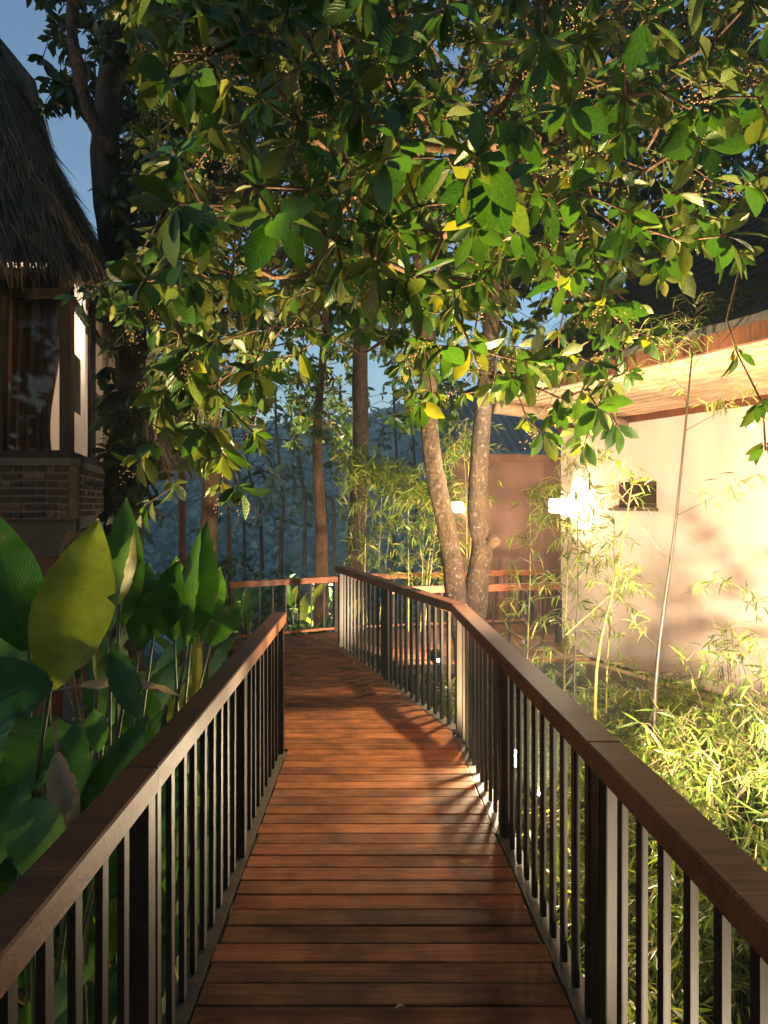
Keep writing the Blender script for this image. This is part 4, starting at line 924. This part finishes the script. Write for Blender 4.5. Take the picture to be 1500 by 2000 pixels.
def stem_to(parent, top, root, r=0.009, material=None, name='stem'):
    top, root = Vector(top), Vector(root); mid = (top + root) / 2 + Vector((random.uniform(-.05, .05), random.uniform(-.05, .05), 0.08))
    m = MB(); m.tube(smooth_path([root, mid, top], 4), [r * (1.3 - 0.5 * i / 8) for i in range(9)], 6); return m.build(name, material or M['stem'], parent, True)
def gplant(label, root, leaves):
    r = Vector((root[0], root[1], gz(*root))); t = thing('ginger_plant', label, 'plant', tuple(r), 'broad-leaved ginger plants')
    for (b, tp, w_, face, mk, kw) in leaves:
        o = big_leaf(t, b, tp, w_, face, M[mk], **kw)
        stem_to(t, b, r + Vector((random.uniform(-.12, .12), random.uniform(-.12, .12), -0.03)))
    return t
CAMF = (0.25, -1, 0.35)
gplant('ginger plant with a huge yellow-green leaf brightened as if lit and a dark broad leaf', (-1.25, 2.55), [
    (P(95, 1345, 2.45), P(193, 1003, 2.62), 0.25, (0.55, -1, 0.30), 'big_leaf_y', dict(bend=0.05, fold=0.34, wave=0.03)),
    (P(55, 1270, 2.6), P(-15, 985, 2.6), 0.22, (0.3, -1, 0.2), 'big_leaf', dict(bend=0.05)),
    (P(100, 1330, 2.35), P(-90, 1400, 2.2), 0.22, (0.2, -0.8, 0.7), 'big_leaf', dict(bend=0.12)),
    (P(110, 1400, 2.5), P(20, 1560, 2.3), 0.2, (0.4, -1, 0.4), 'big_leaf', dict(bend=0.1)),
    (P(60, 1360, 2.7), P(-40, 1200, 2.75), 0.25, (0.1, -1, 0.4), 'big_leaf', dict(bend=0.05))])
gplant('ginger plant with upright leaves below the brick wall', (-1.35, 3.5), [
    (P(238, 1220, 3.5), P(247, 965, 3.5), 0.20, (0.2, -1, 0.25), 'big_leaf', dict(bend=0.04)),
    (P(215, 1230, 3.4), P(262, 1035, 3.4), 0.14, (-0.4, -1, 0.1), 'big_leaf', dict(bend=0.06)),
    (P(232, 1180, 3.3), P(262, 1030, 3.3), 0.07, (1, -0.4, 0.1), 'big_leaf_y', dict(bend=0.04)),
    (P(300, 1240, 3.7), P(350, 1080, 3.6), 0.20, (0.4, -1, 0.5), 'big_leaf', dict(bend=0.1)),
    (P(270, 1270, 3.7), P(290, 1090, 3.8), 0.18, (0.5, -1, 0.2), 'big_leaf', dict(bend=0.05)),
    (P(255, 1290, 3.3), P(190, 1290, 3.1), 0.12, (0.5, -0.6, 0.8), 'big_leaf', dict(bend=0.2)),
    (P(190, 1340, 3.2), P(180, 1230, 3.2), 0.05, (0.9, -0.5, 0.2), 'big_leaf_y', dict(bend=0.04))])
gplant('ginger plant with a bright green doubled leaf beside the low railing', (-1.12, 3.85), [
    (P(372, 1255, 3.8), P(404, 1013, 3.8), 0.20, (0.35, -1, 0.15), 'big_leaf', dict(bend=0.03, fold=0.3)),
    (P(365, 1262, 3.7), P(392, 1030, 3.72), 0.12, (-0.6, -1, 0.1), 'big_leaf', dict(bend=0.03)),
    (P(340, 1250, 3.9), P(345, 1080, 3.95), 0.2, (0.1, -1, 0.3), 'big_leaf', dict(bend=0.06)),
    (P(395, 1220, 4.1), P(430, 1100, 4.2), 0.15, (0.5, -1, 0.3), 'big_leaf', dict(bend=0.1)),
    (P(385, 1240, 3.6), P(378, 1380, 3.5), 0.055, (0.7, -1, 0.1), 'big_leaf_y', dict(bend=0.03)),
    (P(410, 1260, 4.2), P(470, 1160, 4.3), 0.14, (0.5, -1, 0.6), 'big_leaf', dict(bend=0.2))])
gplant('young ginger plant with glossy green leaves beside the handrail', (-1.05, 2.3), [
    (P(150, 1640, 2.25), P(285, 1385, 2.45), 0.13, (0.6, -1, 0.5), 'big_leaf', dict(bend=0.08, fold=0.35)),
    (P(135, 1600, 2.25), P(150, 1395, 2.35), 0.12, (0.4, -1, 0.2), 'big_leaf', dict(bend=0.05)),
    (P(270, 1400, 2.5), P(215, 1255, 2.6), 0.10, (0.3, -1, 0.3), 'big_leaf', dict(bend=0.07)),
    (P(60, 1560, 2.1), P(90, 1750, 1.95), 0.15, (0.4, -1, 0.5), 'big_leaf', dict(bend=0.05)),
    (P(40, 1530, 2.2), P(-30, 1700, 2.1), 0.16, (0.4, -1, 0.5), 'big_leaf', dict(bend=0.05)),
    (P(190, 1470, 2.6), P(185, 1380, 2.7), 0.09, (0.3, -1, 0.3), 'big_leaf', dict(bend=0.07))])
dr = [('pale dry leaf lying across the ginger stems', (160, 1340, 2.9), (365, 1358, 2.9), 0.075, (0.1, -0.5, 0.9)), ('torn dry brown leaf hanging beside the handrail', (112, 1470, 2.2), (132, 1690, 2.1), 0.085, (0.6, -1, 0.2))]
for lb, a, b_, w_, fc in dr:
    t = thing('dry_leaf', lb, 'leaf', tuple(P(*a))); big_leaf(t, P(*a), P(*b_), w_, fc, M['dry_leaf'], bend=0.05, fold=0.6, wave=0.06, name='blade', twist=0.8)
    m = MB(); m.tube([P(*a), P(*a) + (P(*a) - P(*b_)).normalized() * 0.12 + Vector((0, 0, -0.03))], 0.006, 5); m.build('stalk', M['drystem'], t)
# fill plants behind and below, leaves and dry stems
def fill_plant(label, x, y, n, hgt, mats, group, wl=(0.14, 0.4)):
    r = Vector((x, y, gz(x, y))); t = thing('ginger_plant', label, 'plant', tuple(r), group)
    for i in range(n):
        a = random.uniform(0, 6.28); h = hgt * random.uniform(0.35, 1.0); out = random.uniform(0.05, 0.3)
        b = r + Vector((math.cos(a) * out, math.sin(a) * out, h)); L = random.uniform(0.42, 0.7)
        d = Vector((math.cos(a) * random.uniform(0.1, 0.9), math.sin(a) * random.uniform(0.1, 0.9), random.uniform(0.3, 1.0))).normalized()
        tip = b + d * L
        if y < 5.2: tip.x = min(tip.x, -0.80); b.x = min(b.x, -0.78)
        big_leaf(t, b, tip, random.uniform(0.11, 0.19), Vector((math.cos(a) * 0.3, math.sin(a) * 0.3 - 0.4, 0.8)), M[random.choice(mats)], bend=random.uniform(0.05, 0.22))
        stem_to(t, b, r + Vector((random.uniform(-.08, .08), random.uniform(-.08, .08), -0.03)), 0.008, M[random.choice(['stem', 'stem', 'drystem'])])
    for i in range(5):
        a = random.uniform(0, 6.28); m = MB(); q = r + Vector((random.uniform(-.25, .25), random.uniform(-.25, .25), -0.02))
        m.tube(smooth_path([q, q + Vector((0.03, 0.02, hgt * 0.35)), q + Vector((math.cos(a) * 0.15, math.sin(a) * 0.15, hgt * 0.75))], 3), 0.006, 5); m.build('dry_stem', M['drystem'], t, True)
    return t
for x, y, n, h in ((-1.0, 1.5, 9, 0.8), (-1.5, 1.9, 10, 1.0), (-1.1, 2.9, 9, 1.1), (-1.7, 2.9, 11, 1.3), (-1.0, 3.4, 9, 1.05), (-1.75, 3.9, 11, 1.55), (-1.1, 4.4, 9, 1.1), (-1.6, 4.9, 11, 1.5), (-1.2, 5.5, 9, 1.1), (-2.1, 5.6, 10, 1.5), (-1.5, 6.3, 10, 1.3), (-0.95, 4.9, 7, 0.8), (-0.95, 2.1, 9, 0.8), (-1.3, 2.3, 10, 1.0), (-1.35, 3.1, 10, 1.15), (-1.5, 1.3, 9, 0.9), (-1.4, 4.1, 10, 1.3), (-2.0, 3.4, 10, 1.5)):
    lb = 'clump of dark broad leaves growing below the thatched hut' if y > 4.3 else 'clump of broad leaves and dry stems close against the handrail' if x > -1.25 else 'clump of dark broad leaves deep in the shaded bed'
    fill_plant(lb, x, y, n, h, ['big_leaf'] * 7 + ['big_leaf_y'], 'shaded ginger clumps ' + lb.split('leaves')[1].strip())
for x, y, n, h in ((-1.75, 9.7, 9, 1.2), (-1.2, 10.0, 9, 1.25), (-0.75, 10.2, 9, 1.2), (-2.2, 9.2, 9, 1.3)):
    fill_plant('dim broad-leaved clump growing beyond the low red-brown railing', x, y, n, h, ['big_leaf'] * 8 + ['big_leaf_y'], 'clumps beyond the low railing')

# ------------------------------------------------------------------ bamboo
BAM = leaf_template(3, 0.115, 'lance', 0.25, 0.22)
def spray(rg_, p, d, n, ln, out):
    """a fan of narrow leaves at the end of a twig"""
    u = norm(np.cross(d, [0.1, 0.2, 1.0])); v = np.cross(d, u)
    for i in range(n):
        a = rg_.uniform(0, 6.28); x = norm(d * rg_.uniform(0.2, 1.0) + (u * math.cos(a) + v * math.sin(a)) * rg_.uniform(0.3, 0.9) + np.array([0, 0, -0.35 * rg_.random()]))
        out[0].append(p + d * rg_.uniform(-0.10, 0.03)); out[1].append(x); out[2].append(norm(np.array([0, 0, 1.0]) + rg_.normal(0, 0.5, 3))); out[3].append(ln * rg_.uniform(0.55, 1.25))
def bamboo(name, label, root, stems, group=None, leaf=0.11, seed=1, culm='culm_y', r=0.007, leafm='bam_leaf', per_spray=(4, 8), cat='bamboo'):
    """stems: list of (polyline points, number of side twigs, twig length, first fraction that carries twigs)"""
    rg_ = np.random.default_rng(seed); t = thing(name, label, cat, tuple(root), group); out = ([], [], [], [])
    tw = MB()
    for si, (pts, ntw, tl, f0) in enumerate(stems):
        r_ = r if (si == 0 or not name.endswith('cane')) else r * 0.15
        sp = smooth_path(pts, 4); L = len(sp); m = MB(); rr = [r_ * (1 - 0.72 * i / (L - 1)) for i in range(L)]
        m.tube(sp, rr, 7)
        if r_ > 0.008:
            for i in range(2, L - 2, 2):
                m.tube([sp[i] - (sp[i + 1] - sp[i]).normalized() * 0.006, sp[i], sp[i] + (sp[i + 1] - sp[i]).normalized() * 0.006], [rr[i] * 1.02, rr[i] * 1.28, rr[i] * 1.02], 7)
        m.build('culm', M[culm], t, True)
        for k in range(ntw):
            f = f0 + (1 - f0) * (k + rg_.random()) / ntw; i = min(L - 2, int(f * (L - 1))); p = np.array(sp[i].lerp(sp[i + 1], f * (L - 1) - i)); dd = norm(np.array(sp[i + 1] - sp[i]))
            a = rg_.uniform(0, 6.28); side = norm(np.array([math.cos(a), math.sin(a), rg_.uniform(0.1, 0.8)]))
            ln = tl * rg_.uniform(0.5, 1.2); q = p + side * ln; q2 = p + side * ln * 0.55 + np.array([0, 0, 0.06 * ln / 0.3])
            q = q + np.array([0, 0, -0.10 * ln])
            tw.tube([Vector(p), Vector(q2), Vector(q)], [0.0028, 0.002, 0.0012], 4, cap=False)
            spray(rg_, q, norm(q - q2), int(rg_.integers(*per_spray)), leaf, out)
            if ln > 0.2: spray(rg_, q2, norm(q2 - p), int(rg_.integers(2, 5)), leaf, out)
        spray(rg_, np.array(sp[-1]), norm(np.array(sp[-1] - sp[-2])), 6, leaf, out)
    if tw.v: tw.build('twigs', M['drystem'], t, True)
    o = link('leaves', leaves_mesh('leaves', BAM, np.array(out[0]), np.array(out[1]), np.array(out[2]), np.array(out[3]), M[leafm]), t); o['kind'] = 'stuff'
    return t
def R3(x, y): return Vector((x, y, gz(x, y) - 0.03))
# the tall single canes against the wall
def cane(label, px0, py0, px1, py1, Y0, Y1, r, culm, tw, tl, seed, leaf=0.10, f0=0.25, extra=()):
    b, tp = P(px0, py0, Y0), P(px1, py1, Y1); rt = R3(b.x, b.y); mid = (b + tp) / 2 + Vector((0.015, 0, 0))
    st_ = [([rt, b, mid, tp] if b.z > rt.z + 0.05 else [rt, mid, tp], tw, tl, f0)] + list(extra)
    return bamboo('bamboo_cane', label, rt, st_, leaf=leaf, seed=seed, culm=culm, r=r)
def limb(p0, p1, Y, sag=0.0):
    a, b = P(*p0, Y), P(*p1, Y); return [a, (a + b) / 2 + Vector((0, 0, sag)), b]
Yd = 5.2
cane('tall bamboo cane darkened as if backlit, leaning before the cream wall', 1280, 1340, 1352, 690, Yd, Yd, 0.019, 'culm_d', 4, 0.35, 81, f0=0.85, extra=[
    (limb((1300, 1090), (1165, 890), Yd, -0.03), 9, 0.16, 0.5), (limb((1315, 1010), (1470, 935), Yd), 8, 0.14, 0.35), (limb((1340, 840), (1470, 770), Yd), 6, 0.14, 0.4),
    (limb((1295, 1180), (1480, 1190), Yd, 0.14), 12, 0.16, 0.3), (limb((1343, 770), (1230, 640), Yd), 8, 0.16, 0.4), (limb((1350, 720), (1450, 590), Yd), 18, 0.20, 0.3), (limb((1350, 715), (1360, 590), Yd), 18, 0.20, 0.3), (limb((1350, 715), (1290, 640), Yd), 14, 0.2, 0.3), (limb((1290, 1270), (1230, 1210), Yd), 3, 0.1, 0.5)])
cane('slim yellow bamboo cane slanting before the cream wall', 1165, 1310, 1238, 925, 6.0, 6.0, 0.017, 'culm_y', 12, 0.28, 82, f0=0.55, extra=[
    (limb((1195, 1130), (1130, 1030), 6.0), 6, 0.14, 0.4), (limb((1105, 1240), (1250, 1110), 5.6), 14, 0.14, 0.55)])
cane('feathery bamboo cane in front of the corner lamp', 1102, 1300, 1108, 900, 6.9, 6.9, 0.012, 'culm_y', 62, 0.30, 83, 0.13, 0.12, extra=[(limb((1104, 1120), (1060, 960), 6.9), 22, 0.2, 0.2), (limb((1106, 1050), (1150, 880), 6.9), 18, 0.2, 0.3)])
cane('thin bamboo stem darkened as if backlit beside the corner lamp', 1122, 1320, 1128, 1010, 6.3, 6.3, 0.010, 'culm_d', 9, 0.2, 84, 0.10, 0.4)
# feathery bamboo behind the angled railing
def feather(label, pxs, Y, y_top, y_bot, seed, leaf, tl=0.32, ntw=22, group=None):
    b0 = P(pxs[0], y_bot, Y); rt = R3(b0.x, b0.y); st_ = []
    rr = random.Random(seed)
    for px in pxs:
        b = Vector((rt.x + rr.uniform(-.12, .12), rt.y + rr.uniform(-.12, .12), rt.z)); tp = P(px, y_top + rr.uniform(0, 60), Y + rr.uniform(-.3, .3)); mid = (b + tp) / 2 + Vector((0, 0, 0.15))
        end = tp + Vector((rr.uniform(-.35, .35), -0.1, -0.12)); st_.append(([b, mid, tp, end], ntw, tl, 0.35))
    return bamboo('bamboo_clump', label, rt, st_, group, leaf=leaf, seed=seed, culm='culm_y', r=0.009)
feather('yellow feathery bamboo clump beside the mossy trunk', (720, 745, 775, 690), 9.9, 900, 1150, 91, 0.17, ntw=46)
feather('yellow feathery bamboo clump left of the forked trunk', (800, 830, 850, 860), 9.5, 930, 1180, 92, 0.16, ntw=42)
feather('leafy bamboo arching beneath the wing roof', (905, 930, 870), 9.2, 850, 1180, 93, 0.14, ntw=26)
cane('leafy young bamboo rising between the corner lamp and the forked trunk', 1030, 1290, 1035, 960, 7.3, 7.3, 0.011, 'culm_y', 40, 0.26, 85, 0.13, 0.15)
cane('bushy bamboo stem rising before the small wall window', 1185, 1320, 1200, 1010, 6.6, 6.6, 0.011, 'culm_y', 30, 0.26, 86, 0.12, 0.2, extra=[(limb((1190, 1200), (1150, 1080), 6.6), 14, 0.18, 0.2)])
for i, (px, Y) in enumerate(((470, 13.5), (560, 14.5), (610, 13.2), (760, 13.6), (830, 14.2), (520, 17.0), (690, 16.5))):
    b0 = P(px, 1180, Y); zb = gz(b0.x, Y)
    other_tree('valley_shrub', 'dark leafy shrub on the slope beyond the far railing', [Vector((b0.x, Y, zb - 0.1)), Vector((b0.x + 0.05, Y, zb + 0.5)), Vector((b0.x, Y, zb + 1.1))], 0.05, 0.02, M['bark_dk'],
               cloud(42, (b0.x, Y, zb + 1.3), (0.9, 0.8, 1.0), rg), M['leaf_dk'], 0.2, (5, 9), (0.14, 0.26), cat='shrub', group='shrubs on the slope beyond the railing', seed=400 + i, start_frac=0.2)
# low bamboo bushes filling the bed beside the railing
def bush(label, x, y, h, n, seed, leaf, spread=0.45, group=None, leafm='bam_leaf', ntw=13):
    rt = R3(x, y); rr = random.Random(seed); st_ = []
    for i in range(n):
        a = rr.uniform(0, 6.28); s = spread * rr.uniform(0.2, 1); hh = h * rr.uniform(0.55, 1.0)
        b = rt + Vector((math.cos(a) * 0.12, math.sin(a) * 0.12, 0)); tp = rt + Vector((math.cos(a) * s, math.sin(a) * s, hh)); tp.x = max(tp.x, xr(min(tp.y, 5.3)) + 0.16)
        st_.append(([b, b.lerp(tp, 0.5) + Vector((0, 0, 0.1)), tp], ntw, 0.22, 0.25))
    return bamboo('bamboo_bush', label, rt, st_, group, leaf=leaf, seed=seed, culm='culm_d', r=0.0055, leafm=leafm)
GB = 'low bamboo bushes filling the bed'
sd = 200
for x, y, h, n, lf in ((1.25, 1.2, 0.95, 11, 0.15), (1.75, 1.7, 1.0, 12, 0.15), (1.15, 1.95, 0.95, 10, 0.15), (1.75, 2.45, 1.05, 12, 0.14), (1.15, 2.75, 1.0, 11, 0.14), (2.3, 2.6, 0.95, 12, 0.14), (1.65, 3.4, 1.05, 12, 0.13), (1.15, 3.6, 0.95, 10, 0.13), (2.3, 3.8, 0.95, 12, 0.13),
                       (1.15, 4.35, 0.9, 10, 0.12), (1.75, 4.4, 0.95, 12, 0.12), (2.4, 4.75, 0.75, 11, 0.12), (1.85, 5.5, 0.75, 10, 0.11), (1.2, 6.0, 0.85, 10, 0.11), (1.55, 6.7, 0.8, 10, 0.11), (2.35, 6.2, 0.6, 10, 0.11), (0.75, 7.1, 0.9, 9, 0.12), (0.35, 7.25, 0.85, 8, 0.12), (1.3, 7.3, 0.85, 9, 0.12),
                       (2.0, 3.1, 1.0, 12, 0.13), (2.7, 4.2, 0.7, 10, 0.12), (2.05, 4.9, 0.9, 12, 0.12), (1.62, 4.95, 0.9, 12, 0.12), (1.5, 5.7, 0.85, 12, 0.12), (2.2, 5.6, 0.75, 12, 0.12), (2.8, 5.3, 0.6, 10, 0.12), (1.9, 6.2, 0.75, 11, 0.12), (2.6, 6.9, 0.5, 10, 0.11), (2.1, 7.1, 0.6, 10, 0.11), (1.3, 5.55, 0.7, 9, 0.11), (2.0, 2.0, 1.0, 11, 0.14)):
    sd += 1
    lb = 'low bamboo bush around the foot of the forked trunk' if y > 5.9 and x < 1.6 else 'low bamboo bush pressed against the railing balusters' if x < 1.3 else 'low bamboo bush at the foot of the cream wall' if x > 2.15 else 'low bamboo bush in the middle of the planted bed'
    bush(lb, x, y, h, n, sd, lf, group=GB + ' ' + lb[16:])
bush('tall sparse dark bamboo tuft before the cream wall', 2.45, 5.1, 1.35, 15, 260, 0.13, 0.55, leafm='bam_leaf', ntw=6)
# grassy ground cover between the boardwalk and the wall
n = 5200; X = RNG.uniform(0.75, 3.0, n); Yy = RNG.uniform(0.6, 7.6, n); ok = X > np.array([xr(y) for y in Yy]) + 0.15; X, Yy = X[ok], Yy[ok]
pos = np.stack([X, Yy, [gz(a, b) for a, b in zip(X, Yy)]], 1); n = len(pos)
o = link('ground_cover', leaves_mesh('ground_cover', leaf_template(3, 0.09, 'lance', 0.2, 0.5), pos, np.stack([RNG.normal(0, 0.5, n), RNG.normal(0, 0.5, n), np.ones(n)], 1), RNG.normal(0, 1, (n, 3)), RNG.uniform(0.12, 0.34, n), M['bam_leaf'])); o['kind'] = 'stuff'; o['label'] = 'grassy ground cover under the bamboo'; o['category'] = 'ground cover'
n = 2600; X = RNG.uniform(-3.2, -0.75, n); Yy = RNG.uniform(0.8, 8.3, n)
pos = np.stack([X, Yy, [gz(a, b) + 0.02 for a, b in zip(X, Yy)]], 1)
o = link('leaf_litter', leaves_mesh('leaf_litter', leaf_template(3, 0.3, 'obovate', 0.5, 0.3), pos, np.stack([RNG.normal(0, 1, n), RNG.normal(0, 1, n), RNG.normal(0, 0.25, n)], 1), np.array([0, 0, 1.0]) + RNG.normal(0, 0.4, (n, 3)), RNG.uniform(0.08, 0.2, n), leaf_mat('litter', (0.05, 0.03, 0.015), (0.16, 0.10, 0.05), (0.28, 0.18, 0.08), 0.15, 'attr', rough=0.8, trans=0.1))); o['kind'] = 'stuff'; o['label'] = 'dead leaves under the ginger plants'; o['category'] = 'leaf litter'

# ------------------------------------------------------------------ fallen leaves on the boards
for lb, px, py, mk, s, ang in (('curled dark leaf fallen on the boards past the bend', 712, 1357, 'dry_leaf', 0.11, 0.4), ('yellowish leaf fallen near the angled railing', 766, 1344, 'big_leaf_y', 0.10, 2.2), ('small pale leaf fallen at the corner post', 690, 1300, 'dry_leaf', 0.06, 1.2), ('tiny dark leaf scrap on the shaded boards', 772, 1975, 'dry_leaf', 0.035, 0.2), ('little leaf scrap on the lit boards', 897, 1688, 'big_leaf_y', 0.035, -0.5), ('white petal fallen on the plank landing', 616, 1249, 'curtain_w', 0.05, 0.8)):
    Yq = F * EYE / (py - HY); c = P(px, py, Yq); c.z = 0.008
    d = Vector((math.cos(ang), math.sin(ang), 0.10)) * s
    t = thing('fallen_leaf', lb, 'leaf', tuple(c)); big_leaf(t, c, c + d, s * 0.45, (0, 0, 1), M[mk], bend=0.15, fold=0.5, wave=0.04, name='blade')
    m = MB(); m.tube([c, c - d * 0.25 + Vector((0, 0, 0.004))], 0.0015, 5); m.build('stalk', M['drystem'], t)

# ------------------------------------------------------------------ the dusk air over the valley
m = MB(); m.box((0, 200, 20), (620, 480, 92)); hz = m.build('haze', None); hz.data.materials.clear()
hm = bpy.data.materials.new('haze_air'); hm.use_nodes = True; nt = hm.node_tree; nt.nodes.remove(nt.nodes['Principled BSDF'])
pv = nt.nodes.new('ShaderNodeVolumePrincipled'); pv.inputs['Color'].default_value = (0.60, 0.84, 0.97, 1); pv.inputs['Density'].default_value = 0.0015; pv.inputs['Anisotropy'].default_value = 0.1
nt.links.new(pv.outputs[0], nt.nodes['Material Output'].inputs['Volume']); hz.data.materials.append(hm)
hz['kind'] = 'stuff'; hz['label'] = 'thin blue dusk haze over the valley'; hz['category'] = 'haze'
